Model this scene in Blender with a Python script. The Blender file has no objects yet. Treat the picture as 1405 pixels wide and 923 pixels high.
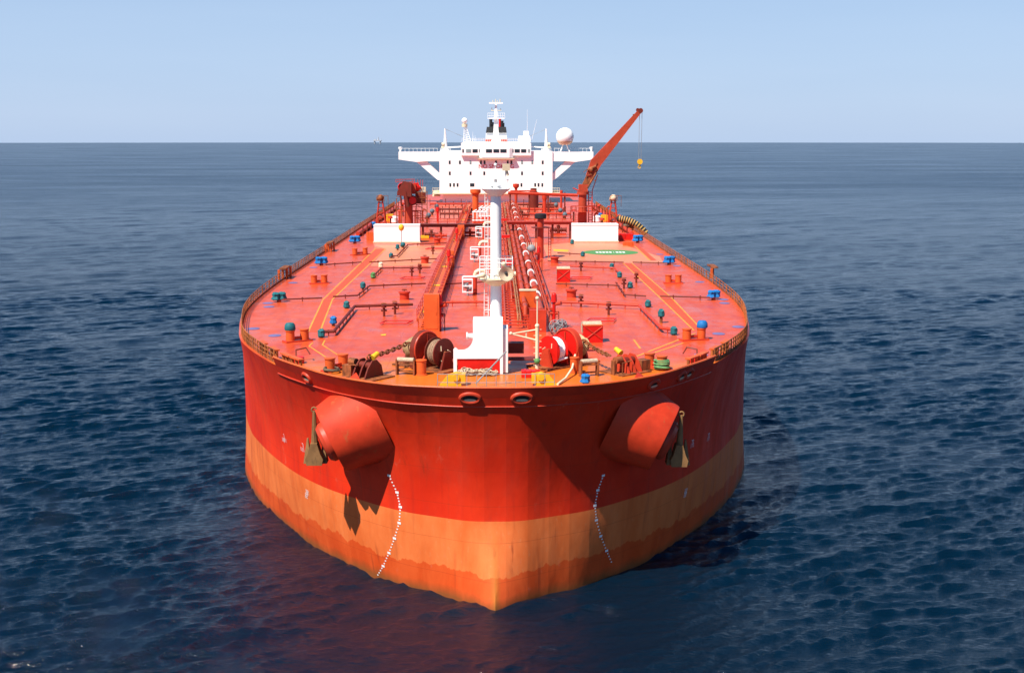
import bpy, bmesh, math, random
import numpy as np
from mathutils import Vector, Matrix
from mathutils.bvhtree import BVHTree
random.seed(7); rng = np.random.default_rng(5)
SC = bpy.context.scene
R_ = math.radians
# ------------------------------------------------------------------ camera
FPX, CX, CY = 1630.0, 702.5, 461.5
TH = math.atan(271.5/FPX); PS = math.atan(22.5/FPX)
CAM = Vector((0.08, -85.9, 37.1))
FW = Vector((math.sin(PS)*math.cos(TH), math.cos(PS)*math.cos(TH), -math.sin(TH)))
RT = Vector((math.cos(PS), -math.sin(PS), 0)); UP = RT.cross(FW)
cd = bpy.data.cameras.new('camera'); cam = bpy.data.objects.new('camera', cd); SC.collection.objects.link(cam)
cam.location = CAM; cam.rotation_euler = (math.pi/2-TH, 0, -PS)
cd.sensor_width = 36; cd.lens = 36*FPX/1405; cd.clip_start = 1; cd.clip_end = 60000
SC.camera = cam
# ------------------------------------------------------------------ sky and sun
SUN_AZ = -137.0      # degrees clockwise from +y (ahead of the camera): behind the camera, to the left
SUN_EL = 55.5
w = bpy.data.worlds.new("World"); SC.world = w; w.use_nodes = True
nt = w.node_tree; bg = nt.nodes['Background']; bg.inputs['Strength'].default_value = 0.065
sky = nt.nodes.new('ShaderNodeTexSky'); sky.sky_type = 'NISHITA'; sky.sun_disc = False
sky.sun_elevation = R_(SUN_EL); sky.sun_rotation = R_(SUN_AZ)
sky.air_density = 1.0; sky.dust_density = .6; sky.ozone_density = 1.6; sky.altitude = 0
# thin even haze veil over the clear sky
veil = nt.nodes.new('ShaderNodeMix'); veil.data_type = 'RGBA'; veil.inputs[0].default_value = .7
vn = nt.nodes.new('ShaderNodeTexNoise'); vn.inputs['Scale'].default_value = 3.0; vn.inputs['Detail'].default_value = 5
vt = nt.nodes.new('ShaderNodeTexCoord'); vm = nt.nodes.new('ShaderNodeMapping'); vm.inputs['Scale'].default_value = (1,1,9)
nt.links.new(vt.outputs['Generated'], vm.inputs[0]); nt.links.new(vm.outputs[0], vn.inputs['Vector'])
vc = nt.nodes.new('ShaderNodeMix'); vc.data_type = 'RGBA'; vc.inputs[6].default_value = (4.65, 6.25, 9.1, 1); vc.inputs[7].default_value = (5.3, 6.8, 9.5, 1)
nt.links.new(vn.outputs[0], vc.inputs[0]); nt.links.new(vc.outputs[2], veil.inputs[7])
tc = nt.nodes.new('ShaderNodeTexCoord'); sx = nt.nodes.new('ShaderNodeSeparateXYZ'); nt.links.new(tc.outputs['Generated'], sx.inputs[0])
vr = nt.nodes.new('ShaderNodeMapRange'); vr.interpolation_type = 'SMOOTHERSTEP'; vr.inputs[1].default_value = -.02; vr.inputs[2].default_value = .45
vr.inputs[3].default_value = .85; vr.inputs[4].default_value = .0; nt.links.new(sx.outputs[2], vr.inputs[0]); nt.links.new(vr.outputs[0], veil.inputs[0])
hs_ = nt.nodes.new('ShaderNodeHueSaturation'); hs_.inputs['Saturation'].default_value = 1.55; hs_.inputs['Hue'].default_value = .505
nt.links.new(sky.outputs[0], hs_.inputs['Color']); nt.links.new(hs_.outputs[0], veil.inputs[6]); nt.links.new(veil.outputs[2], bg.inputs['Color'])
sd = bpy.data.lights.new('sun', 'SUN'); sd.energy = 5.0; sd.angle = R_(0.53); sd.color = (1.0, .93, .82)
sun = bpy.data.objects.new('sun', sd); SC.collection.objects.link(sun)
sdir = Vector((math.sin(R_(SUN_AZ))*math.cos(R_(SUN_EL)), math.cos(R_(SUN_AZ))*math.cos(R_(SUN_EL)), math.sin(R_(SUN_EL))))
sun.rotation_euler = sdir.to_track_quat('Z', 'Y').to_euler(); sun.location = sdir*300
SC.view_settings.view_transform = 'Standard'; SC.view_settings.look = 'None'
SC.view_settings.exposure = 0.65; SC.view_settings.gamma = 1
ZD = 17.9; ZB = 18.65

def ray(px, py): return FW + RT*((px-CX)/FPX) - UP*((py-CY)/FPX)
def W(px, py, z=ZD):
    r = ray(px, py); return CAM + r*((z-CAM.z)/r.z)
def Wy(px, py, y):
    r = ray(px, py); return CAM + r*((y-CAM.y)/r.y)

# ------------------------------------------------------------------ materials
MATS = {}
def mat(name, col, rough=.45, var=.18, rust=0.0, rustcol=(.22,.07,.02), scale=.6, metallic=0, streak=0.0, bump=0.0, spec=.3, coat=0):
    if name in MATS: return MATS[name]
    m = bpy.data.materials.new(name); m.use_nodes = True; t = m.node_tree; N = t.nodes; L = t.links
    b = N['Principled BSDF']; b.inputs['Metallic'].default_value = metallic
    b.inputs['Specular IOR Level'].default_value = spec; b.inputs['Coat Weight'].default_value = coat
    g = N.new('ShaderNodeNewGeometry'); mp = N.new('ShaderNodeMapping'); L.new(g.outputs['Position'], mp.inputs[0])
    n1 = N.new('ShaderNodeTexNoise'); n1.inputs['Scale'].default_value = scale; n1.inputs['Detail'].default_value = 6; n1.inputs['Roughness'].default_value = .65
    L.new(mp.outputs[0], n1.inputs['Vector'])
    mx = N.new('ShaderNodeMix'); mx.data_type = 'RGBA'
    c0 = [max(0,c*(1-var)) for c in col]; c1 = [min(1,c*(1+var)) for c in col]
    mx.inputs[6].default_value = (*c0, 1); mx.inputs[7].default_value = (*c1, 1)
    r1 = N.new('ShaderNodeMapRange'); r1.inputs[1].default_value = .3; r1.inputs[2].default_value = .7
    L.new(n1.outputs[0], r1.inputs[0]); L.new(r1.outputs[0], mx.inputs[0])
    out = mx.outputs[2]
    if rust > 0:
        n2 = N.new('ShaderNodeTexNoise'); n2.inputs['Scale'].default_value = 1.7; n2.inputs['Detail'].default_value = 8; n2.inputs['Roughness'].default_value = .7
        mp2 = N.new('ShaderNodeMapping'); mp2.inputs['Scale'].default_value = (1,1,.35); L.new(g.outputs['Position'], mp2.inputs[0]); L.new(mp2.outputs[0], n2.inputs['Vector'])
        r2 = N.new('ShaderNodeMapRange'); e = .72-.38*rust; r2.inputs[1].default_value = e; r2.inputs[2].default_value = e+.12
        L.new(n2.outputs[0], r2.inputs[0])
        m2 = N.new('ShaderNodeMix'); m2.data_type = 'RGBA'; m2.inputs[7].default_value = (*rustcol, 1)
        L.new(out, m2.inputs[6]); L.new(r2.outputs[0], m2.inputs[0]); out = m2.outputs[2]
    L.new(out, b.inputs['Base Color'])
    rr = N.new('ShaderNodeMapRange'); rr.inputs[3].default_value = max(.05, rough-.1); rr.inputs[4].default_value = min(1, rough+.15)
    L.new(n1.outputs[0], rr.inputs[0]); L.new(rr.outputs[0], b.inputs['Roughness'])
    if bump:
        bp = N.new('ShaderNodeBump'); bp.inputs['Strength'].default_value = bump; bp.inputs['Distance'].default_value = .05
        L.new(n1.outputs[0], bp.inputs['Height']); L.new(bp.outputs[0], b.inputs['Normal'])
    MATS[name] = m; return m

def M(k):
    D = dict(
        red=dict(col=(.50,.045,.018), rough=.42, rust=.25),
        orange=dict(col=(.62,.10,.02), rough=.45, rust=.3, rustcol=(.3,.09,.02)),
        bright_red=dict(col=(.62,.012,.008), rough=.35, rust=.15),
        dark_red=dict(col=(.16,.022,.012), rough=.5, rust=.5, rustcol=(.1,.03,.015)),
        rusty=dict(col=(.30,.09,.03), rough=.7, rust=.7, rustcol=(.12,.04,.015)),
        rail=dict(col=(.42,.12,.03), rough=.6, rust=.7, rustcol=(.20,.07,.02)),
        pipe=dict(col=(.42,.055,.022), rough=.45, rust=.35),
        white=dict(col=(.80,.80,.78), rough=.4, var=.03, rust=.06, rustcol=(.5,.3,.12)),
        clean_white=dict(col=(.90,.89,.87), rough=.4, var=.03),
        cream=dict(col=(.72,.62,.42), rough=.5, var=.08),
        beige=dict(col=(.66,.50,.34), rough=.5, var=.06),
        yellow=dict(col=(.75,.42,.02), rough=.45, rust=.25),
        blue=dict(col=(.01,.15,.42), rough=.6, var=.15),
        teal=dict(col=(.015,.13,.15), rough=.6, var=.2),
        black=dict(col=(.02,.02,.022), rough=.5),
        grey=dict(col=(.25,.26,.27), rough=.5, rust=.2),
        glass=dict(col=(.02,.03,.04), rough=.12, var=.2),
        pale_glass=dict(col=(.22,.30,.30), rough=.15, var=.2),
        rope=dict(col=(.45,.36,.25), rough=.9, var=.3, scale=6),
        dark_rope=dict(col=(.12,.09,.06), rough=.9, var=.4, scale=6),
        green_rope=dict(col=(.12,.30,.12), rough=.9, var=.4, scale=5),
        green=dict(col=(.08,.24,.07), rough=.55, var=.15, rust=.3, rustcol=(.35,.16,.06)),
        peach=dict(col=(.68,.21,.09), rough=.35, var=.15, rust=.35, rustcol=(.58,.17,.08), scale=.3),
        strip=dict(col=(.58,.075,.022), rough=.5, var=.1),
        paintline=dict(col=(.66,.27,.04), rough=.5, var=.2),
        anchor=dict(col=(.24,.12,.045), rough=.6, var=.3, rust=.5, rustcol=(.12,.07,.03), bump=.6),
        patch=dict(col=(.16,.13,.28), rough=.4, var=.2),
    )[k]
    return mat(k, **D)

# ------------------------------------------------------------------ mesh builder
class B:
    def __init__(s): s.v = []; s.f = []
    def add(s, vs, fs):
        o = len(s.v); s.v += [tuple(v) for v in vs]; s.f += [tuple(i+o for i in f) for f in fs]; return s
    def box(s, c, d, rz=0, rx=0):
        x, y, z = d[0]/2, d[1]/2, d[2]/2; mt = Matrix.Rotation(rz,3,'Z') @ Matrix.Rotation(rx,3,'X')
        vs = [mt @ Vector(p) + Vector(c) for p in ((-x,-y,-z),(x,-y,-z),(x,y,-z),(-x,y,-z),(-x,-y,z),(x,-y,z),(x,y,z),(-x,y,z))]
        return s.add(vs, ((0,3,2,1),(4,5,6,7),(0,1,5,4),(1,2,6,5),(2,3,7,6),(3,0,4,7)))
    def cyl(s, a, b, r, r2=None, n=12, caps=True):
        a = Vector(a); b = Vector(b); r2 = r if r2 is None else r2
        q = (b-a).to_track_quat('Z','Y'); vs = []
        for (p, rr) in ((a,r),(b,r2)):
            for i in range(n):
                t = 2*math.pi*i/n; vs.append(p + q @ Vector((rr*math.cos(t), rr*math.sin(t), 0)))
        fs = [(i,(i+1)%n,(i+1)%n+n,i+n) for i in range(n)]
        if caps: fs += [tuple(range(n))[::-1], tuple(range(n,2*n))]
        return s.add(vs, fs)
    def tube(s, pts, r, n=8):
        pts = [Vector(p) for p in pts]
        for i in range(len(pts)-1): s.cyl(pts[i], pts[i+1], r, n=n)
        for p in pts[1:-1]: s.sph(p, r*1.0, 8, 5)
        return s
    def sph(s, c, r, n=14, m=8, sz=1, lo=-90, hi=90):
        c = Vector(c); vs = []; fs = []
        for j in range(m+1):
            a = R_(lo+(hi-lo)*j/m)
            for i in range(n):
                t = 2*math.pi*i/n; vs.append(c+Vector((r*math.cos(a)*math.cos(t), r*math.cos(a)*math.sin(t), r*sz*math.sin(a))))
        for j in range(m):
            for i in range(n): fs.append((j*n+i, j*n+(i+1)%n, (j+1)*n+(i+1)%n, (j+1)*n+i))
        return s.add(vs, fs)
    def lathe(s, prof, c=(0,0,0), ax=(0,0,1), n=24):
        c = Vector(c); q = Vector(ax).to_track_quat('Z','Y'); vs = []; fs = []
        for (r, h) in prof:
            for i in range(n):
                t = 2*math.pi*i/n; vs.append(c + q @ Vector((r*math.cos(t), r*math.sin(t), h)))
        for j in range(len(prof)-1):
            for i in range(n): fs.append((j*n+i, j*n+(i+1)%n, (j+1)*n+(i+1)%n, (j+1)*n+i))
        return s.add(vs, fs)
    def prism(s, poly, a, b, plane='xz'):      # polygon in the plane, extruded from a to b along the third axis
        n = len(poly)
        def P(p, t): return (p[0], t, p[1]) if plane == 'xz' else ((t, p[0], p[1]) if plane == 'yz' else (p[0], p[1], t))
        vs = [P(p, a) for p in poly]+[P(p, b) for p in poly]
        return s.add(vs, [tuple(range(n)), tuple(range(n,2*n))[::-1]]+[(i,i+n,(i+1)%n+n,(i+1)%n) for i in range(n)])
    def torus(s, c, R, r, ax=(0,0,1), sx=1, sy=1, n=20, m=8, rot=0):
        c = Vector(c); q = Vector(ax).to_track_quat('Z','Y'); vs = []; fs = []
        for i in range(n):
            t = 2*math.pi*i/n
            for j in range(m):
                u = 2*math.pi*j/m; x = (R*sx+r*math.cos(u))*math.cos(t); y = (R*sy+r*math.cos(u))*math.sin(t)
                x, y = x*math.cos(rot)-y*math.sin(rot), x*math.sin(rot)+y*math.cos(rot)
                vs.append(c + q @ Vector((x, y, r*math.sin(u))))
        for i in range(n):
            for j in range(m): fs.append((i*m+j, ((i+1)%n)*m+j, ((i+1)%n)*m+(j+1)%m, i*m+(j+1)%m))
        return s.add(vs, fs)
    def build(s, name, m, parent=None, smooth=True, ang=38, fix=True):
        me = bpy.data.meshes.new(name); me.from_pydata(s.v, [], s.f); 
        if fix:
            bm = bmesh.new(); bm.from_mesh(me); bmesh.ops.recalc_face_normals(bm, faces=bm.faces); bm.to_mesh(me); bm.free()
        if smooth:
            me.polygons.foreach_set('use_smooth', [True]*len(me.polygons)); me.set_sharp_from_angle(angle=R_(ang))
        me.materials.append(M(m) if isinstance(m, str) else m)
        o = bpy.data.objects.new(name, me); SC.collection.objects.link(o)
        if parent: o.parent = parent
        return o
def tag(o, label, cat, group=None, kind=None):
    if label: o['label'] = label
    if cat: o['category'] = cat
    if group: o['group'] = group
    if kind: o['kind'] = kind
    return o
def thing(name, label, cat, loc=(0,0,0), rz=0, group=None):
    o = bpy.data.objects.new(name, None); SC.collection.objects.link(o); o.location = loc; o.rotation_euler = (0,0,rz)
    o.empty_display_size = .5
    return tag(o, label, cat, group)
def dup(root, loc, label, rz=0, scale=1, group=None):
    def cp(o, parent):
        c = o.copy(); SC.collection.objects.link(c); c.parent = parent
        for ch in KIDS.get(o.name, []): cp(ch, c)
        return c
    KIDS = {}
    for o in list(root.children_recursive): KIDS.setdefault(o.parent.name, []).append(o)
    r = cp(root, None); r.location = loc; r.rotation_euler = (0,0,rz); r.scale = (scale,)*3; r['label'] = label
    if group: r['group'] = group
    return r
ORD = ['nearest','second','third','fourth','fifth','sixth','seventh','eighth','ninth','tenth','eleventh','twelfth','thirteenth','fourteenth','fifteenth']
#@@SEA
# ------------------------------------------------------------------ sea
def sea():
    R_EARTH = 6.371e6
    rs = [5.0]
    while rs[-1] < 1500: rs.append(rs[-1]+max(.2 if rs[-1] > 60 else 1.5, rs[-1]*(.0020 if rs[-1] < 300 else .0032)))
    while rs[-1] < 27000: rs.append(rs[-1]*1.012)
    an = list(np.arange(-28, 28.01, .085)) + list(np.arange(30, 331.9, 2.0))
    an = np.radians(np.array(an)); rs = np.array(rs); na = len(an); nr = len(rs)
    A, Rr = np.meshgrid(an, rs)
    x = CAM.x + Rr*np.sin(A); y = CAM.y + Rr*np.cos(A)
    sp = np.maximum(np.gradient(rs)[:,None]*np.ones_like(A), Rr*math.radians(.085))
    sp = np.where(np.abs(((A+np.pi)%(2*np.pi))-np.pi) > R_(28.5), Rr*R_(2), sp)
    dx = np.zeros_like(x); dy = np.zeros_like(x); dz = np.zeros_like(x)
    lam = np.exp(np.linspace(np.log(.6), np.log(60), 170))
    gust = np.ones_like(x)
    for l, an_ in ((95,-.3),(61,.9),(38,-1.2),(27,.4),(17,-.7),(11,-1.3)): gust += .17*np.sin(2*math.pi/l*(x*math.cos(an_)+y*math.sin(an_))+rng.uniform(0,6))
    gust = np.clip(gust, .35, 1.9)
    for i, l in enumerate(lam):
        th = rng.normal(R_(-64), .36 if l < 14 else .25)
        k = 2*math.pi/l
        slope = .047*min(1, (1.8/l)**1.0)
        a = slope/k
        fade = np.clip((l/sp-2.2)/3, 0, 1)*(gust if l < 6 else 1)
        ph = k*(x*math.cos(th)+y*math.sin(th)) + rng.uniform(0, 6.28)
        dz += fade*a*np.cos(ph)
        dx -= fade*a*.75*math.cos(th)*np.sin(ph); dy -= fade*a*.75*math.sin(th)*np.sin(ph)
    z = 1.0 + dz - Rr**2/(2*R_EARTH)
    co = np.stack([x+dx, y+dy, z], -1).reshape(-1, 3)
    i = np.arange(nr-1)[:,None]*na; j = np.arange(na)[None,:]; j2 = (j+1) % na
    q = np.stack([i+j, i+j2, i+na+j2, i+na+j], -1).reshape(-1, 4)
    me = bpy.data.meshes.new('sea'); me.vertices.add(len(co)); me.vertices.foreach_set('co', co.ravel())
    me.loops.add(q.size); me.loops.foreach_set('vertex_index', q.ravel()); me.polygons.add(len(q))
    me.polygons.foreach_set('loop_start', np.arange(len(q))*4); me.polygons.foreach_set('loop_total', np.full(len(q), 4))
    me.polygons.foreach_set('use_smooth', np.ones(len(q), bool)); me.update(calc_edges=True)
    if me.polygons[0].normal.z < 0: me.flip_normals()
    m = bpy.data.materials.new('sea_water'); m.use_nodes = True; t = m.node_tree; N = t.nodes; L = t.links
    b = N['Principled BSDF']; b.inputs['Base Color'].default_value = (.0006,.0080,.0190,1)
    b.inputs['Roughness'].default_value = .07; b.inputs['IOR'].default_value = 1.333
    g = N.new('ShaderNodeNewGeometry')
    def noise(scale, sx, det, rot=0.25):
        mp = N.new('ShaderNodeMapping'); mp.inputs['Rotation'].default_value = (0,0,rot); mp.inputs['Scale'].default_value = (sx,1,1)
        L.new(g.outputs['Position'], mp.inputs[0]); n = N.new('ShaderNodeTexNoise'); n.inputs['Scale'].default_value = scale
        n.inputs['Detail'].default_value = det; n.inputs['Roughness'].default_value = .62; L.new(mp.outputs[0], n.inputs['Vector']); return n.outputs[0]
    prev = None
    for (sc, sx_, det, rot, st, dist) in ((.35,.5,4,.3,.4,.3),(1.3,.45,6,.45,.9,.26),(4.2,.6,7,.1,1.0,.10)):
        bn = N.new('ShaderNodeBump'); bn.inputs['Strength'].default_value = st; bn.inputs['Distance'].default_value = dist
        L.new(noise(sc, sx_, det, rot), bn.inputs['Height'])
        if prev: L.new(prev, bn.inputs['Normal'])
        prev = bn.outputs[0]
    L.new(prev, b.inputs['Normal'])
    # broad patches of slightly different roughness where gusts touch the water
    rr = N.new('ShaderNodeMapRange'); rr.inputs[1].default_value=.35; rr.inputs[2].default_value=.65; rr.inputs[3].default_value = .03; rr.inputs[4].default_value = .10
    L.new(noise(.012, .3, 3), rr.inputs[0]); 
    # unresolved ripples far away act as a rougher surface
    vd = N.new('ShaderNodeVectorMath'); vd.operation = 'LENGTH'; L.new(g.outputs['Position'], vd.inputs[0])
    fr = N.new('ShaderNodeMapRange'); fr.inputs[1].default_value = 110; fr.inputs[2].default_value = 900; fr.inputs[3].default_value = 0; fr.inputs[4].default_value = .17
    L.new(vd.outputs['Value'], fr.inputs[0]); ad = N.new('ShaderNodeMath'); L.new(rr.outputs[0], ad.inputs[0]); L.new(fr.outputs[0], ad.inputs[1])
    L.new(ad.outputs[0], b.inputs['Roughness'])
    me.materials.append(m); o = bpy.data.objects.new('sea', me); SC.collection.objects.link(o); o['kind'] = 'structure'
sea()
#@@HULL
# ------------------------------------------------------------------ hull
DK = [(0,1.2),(2.2,1.25),(4.3,1.5),(8.3,2.7),(12.6,5.8),(16,9.9),(19,14.3),(22.3,21),(24.6,27),(26,33),(28.2,46),(29.2,59),(29.6,80),(29.6,290),(27,318),(20,333)]
MD = [(0,3.6),(2,3.75),(4,4.55),(7.6,6.4),(11.5,9.7),(14.8,13.2),(17.9,17.6),(20.9,23.2),(23.2,28.3),(25,33),(27.8,44),(29.1,56),(29.6,80),(29.6,290),(27,318),(20,333)]
WL = [(0,1.4),(1.9,3.0),(4.2,4.9),(7.0,6.7),(10.6,9.8),(13.8,13.3),(17.2,18.2),(20.4,23.6),(22.9,28.4),(24.9,33),(27.9,42.8),(29.2,55),(29.6,80),(29.6,290),(27,318),(20,333)]
def spline(pts, first, sub=8):
    P = [Vector(p) for p in pts]; E = [Vector(first)]+P+[P[-1]*2-P[-2]]
    T = [0]
    for i in range(1, len(E)): T.append(T[-1]+(E[i]-E[i-1]).length)
    tan = [None]+[(E[i+1]-E[i-1])/(T[i+1]-T[i-1]) for i in range(1, len(E)-1)]
    out = []
    for i in range(1, len(E)-2):
        h = T[i+1]-T[i]; n = sub if i <= 12 else 6
        for k in range(n):
            t = k/n
            if i >= 13: out.append(E[i].lerp(E[i+1], t)); continue
            t2 = t*t; t3 = t2*t
            out.append(E[i]*(2*t3-3*t2+1)+tan[i]*h*(t3-2*t2+t)+E[i+1]*(-2*t3+3*t2)+tan[i+1]*h*(t3-t2))
    out.append(E[-2]); return out
dkl = spline(DK, (-2.2,1.25)); wll = spline(WL, (-1.6,.2)); mdl = spline(MD, (-2,3.75)); NS = len(dkl)
ZM = 7.4; ZW = 1.0
def hp(i, z, side=1, off=0):
    if z >= ZM: p = mdl[i].lerp(dkl[i], ((z-ZM)/(ZB-ZM))**2.0)
    else: p = mdl[i].lerp(wll[i], min(1, (ZM-z)/(ZM-ZW))**1.35)
    return Vector((side*p.x, p.y, z))
ship = thing('oil_tanker', 'huge red and orange oil tanker seen from ahead with white bridge house at its stern', 'oil tanker')
zs = [-3,0]+[ZW+(ZM-ZW)*k/9 for k in range(10)]+[ZM+(ZB-ZM)*k/16 for k in range(1,16)]
zs = [z for z in zs if z < ZD-.2]+[ZD]
idx = [(-1,i) for i in range(NS-1,0,-1)]+[(1,i) for i in range(NS)]
hb = B(); nc = len(idx)
hb.v = [tuple(hp(i, z, s)) for z in zs for (s, i) in idx]
hb.f = [(k*nc+j, k*nc+j+1, (k+1)*nc+j+1, (k+1)*nc+j) for k in range(len(zs)-1) for j in range(nc-1)]
hb.f += [tuple([k*nc for k in (0, len(zs)-1)]+[(len(zs)-1)*nc+nc-1, nc-1])]
def hull_mat():
    m = bpy.data.materials.new('hull_paint'); m.use_nodes = True; t = m.node_tree; N = t.nodes; L = t.links
    b = N['Principled BSDF']; g = N.new('ShaderNodeNewGeometry'); sp = N.new('ShaderNodeSeparateXYZ'); L.new(g.outputs['Position'], sp.inputs[0])
    def noise(scale, sc=(1,1,1), det=6, rough=.6):
        mp = N.new('ShaderNodeMapping'); mp.inputs['Scale'].default_value = sc; L.new(g.outputs['Position'], mp.inputs[0])
        n = N.new('ShaderNodeTexNoise'); n.inputs['Scale'].default_value = scale; n.inputs['Detail'].default_value = det; n.inputs['Roughness'].default_value = rough
        L.new(mp.outputs[0], n.inputs['Vector']); return n.outputs[0]
    def math_(op, a, b_):
        n = N.new('ShaderNodeMath'); n.operation = op
        for k, v in ((0,a),(1,b_)):
            if isinstance(v, (int,float)): n.inputs[k].default_value = v
            else: L.new(v, n.inputs[k])
        return n.outputs[0]
    def rng_(v, a, c, lo=0, hi=1):
        n = N.new('ShaderNodeMapRange'); n.inputs[1].default_value = a; n.inputs[2].default_value = c; n.inputs[3].default_value = lo; n.inputs[4].default_value = hi
        L.new(v, n.inputs[0]); return n.outputs[0]
    def mix(f, a, c):
        n = N.new('ShaderNodeMix'); n.data_type = 'RGBA'
        if isinstance(f, (int,float)): n.inputs[0].default_value = f
        else: L.new(f, n.inputs[0])
        for k, v in ((6,a),(7,c)):
            if isinstance(v, tuple): n.inputs[k].default_value = (*v, 1)
            else: L.new(v, n.inputs[k])
        return n.outputs[2]
    zz = math_('ADD', sp.outputs[2], rng_(sp.outputs[1], 2.5, 45, 0, TRIM))      # the painted bands follow the trim of the hull
    big = noise(.12); mid = noise(.55, (1,1,.35)); st = noise(1.1, (1,1,.06), 5); fine = noise(3.5, (1,1,.6), 6, .7)
    red = mix(rng_(big, .35, .65), (.60,.022,.005), (.78,.040,.009)); red = mix(rng_(mid, .5, .75, 0, .35), red, (.40,.045,.02))
    red = mix(rng_(st, .55, .75, 0, .45), red, (.36,.02,.01))
    band = mix(rng_(mid, .35, .65), (.68,.13,.028), (.78,.185,.048)); band = mix(rng_(fine, .58, .72, 0, .4), band, (.60,.26,.12))
    band = mix(rng_(st, .56, .72, 0, .5), band, (.48,.10,.03)); 
    low = mix(rng_(mid, .4, .6), (.60,.070,.012), (.68,.095,.018)); low = mix(rng_(fine, .6, .75, 0, .3), low, (.45,.06,.02))
    rag = math_('ADD', zz, math_('MULTIPLY', math_('SUBTRACT', noise(.45, (1,1,.2), 8, .65), .5), 2.6))
    c = mix(rng_(rag, LOWZ-.02, LOWZ+.02), low, band)
    c = mix(rng_(zz, REDZ-.02, REDZ+.02), c, red)
    scr = mix(rng_(noise(.9, (1,1,.5), 10, .78), .60, .66, 0, .55), c, (.62,.16,.09)); c = mix(rng_(big, .42, .55), c, scr)
    drip = rng_(noise(1.6, (1,1,.035), 4, .5), .60, .70); c = mix(math_('MULTIPLY', drip, rng_(noise(.2,(1,1,.6)), .45, .62, 0, .6)), c, (.26,.035,.012))
    # plate seams as faint lines
    wv = math_('FRACT', math_('DIVIDE', sp.outputs[2], 2.9), 0); seam = rng_(math_('ABSOLUTE', math_('SUBTRACT', wv, .5), 0), .490, .5, 0, .5)
    c = mix(seam, c, (.30,.03,.01))
    # rust bleeding on stem and scum near the water
    stemr = math_('MULTIPLY', rng_(math_('ABSOLUTE', sp.outputs[0], 0), .0, .45, 1, 0), rng_(math_('ADD', zz, math_('MULTIPLY', fine, 5)), 5, 10.0, 1, 0))
    c = mix(math_('MULTIPLY', stemr, .85), c, (.40,.14,.02))
    c = mix(rng_(math_('ADD', sp.outputs[2], math_('MULTIPLY', mid, 1.2)), 1.6, 2.5, .8, 0), c, (.16,.07,.02))
    L.new(c, b.inputs['Base Color']); L.new(rng_(mid, .3, .7, .38, .6), b.inputs['Roughness']); b.inputs['Specular IOR Level'].default_value = .22
    bp = N.new('ShaderNodeBump'); bp.inputs['Strength'].default_value = .45; bp.inputs['Distance'].default_value = .16
    pp = N.new('ShaderNodeMath'); pp.operation = 'PINGPONG'; L.new(math_('DIVIDE', sp.outputs[0], 1.7), pp.inputs[0]); pp.inputs[1].default_value = .5
    fr_ = math_('MULTIPLY', math_('POWER', pp.outputs[0], 2), 1.1)     # plating dished between the frames
    L.new(math_('ADD', noise(.35, (1,1,.5), 3), fr_), bp.inputs['Height']); L.new(bp.outputs[0], b.inputs['Normal'])
    return m
TRIM = 0; REDZ = 7.5; LOWZ = 3.35
HM = hull_mat()
hull = hb.build('hull', HM, ship, ang=60)
bvh = BVHTree.FromPolygons([Vector(v) for v in hb.v], hb.f)
def on_hull(px, py):
    h = bvh.ray_cast(CAM, ray(px, py).normalized()); return (h[0], h[1]) if h[0] else (None, None)
# bulwark round the bow (with thickness) and rubbing moulding
ib = [ (s,i) for (s,i) in idx if hp(i, ZB).y < 14.4 and i < 8*7 ]
bb = B()
def rail_pt(s, i, z, inn): 
    p = hp(i, z, s); c = Vector((0, 40, z)); d = (c-p).normalized(); return p + d*inn
n = len(ib)
for (z, inn) in ((ZD-.02, -.003), (ZB, -.003), (ZB+.02, .06), (ZB, .28), (ZD, .28)):
    bb.v += [tuple(rail_pt(s, i, z, inn)) for (s, i) in ib]
for k in range(4):
    bb.f += [(k*n+j, k*n+j+1, (k+1)*n+j+1, (k+1)*n+j) for j in range(n-1)]
bb.f += [tuple(k*n for k in range(5)), tuple(k*n+n-1 for k in range(5))]
bb.build('bulwark', 'hull_red_rim' if 'hull_red_rim' in MATS else mat('hull_red_rim', (.56,.03,.008), .45, .15, .2), ship)
bl = B(); bl.tube([rail_pt(s, i, 17.1, -.03) for (s, i) in ib], .06, 6); bl.build('moulding', 'red', ship)
bt = B(); bt.tube([rail_pt(s, i, ZB+.03, .1) for (s, i) in ib], .1, 6); bt.build('bulwark_cap', 'orange', ship)
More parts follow.
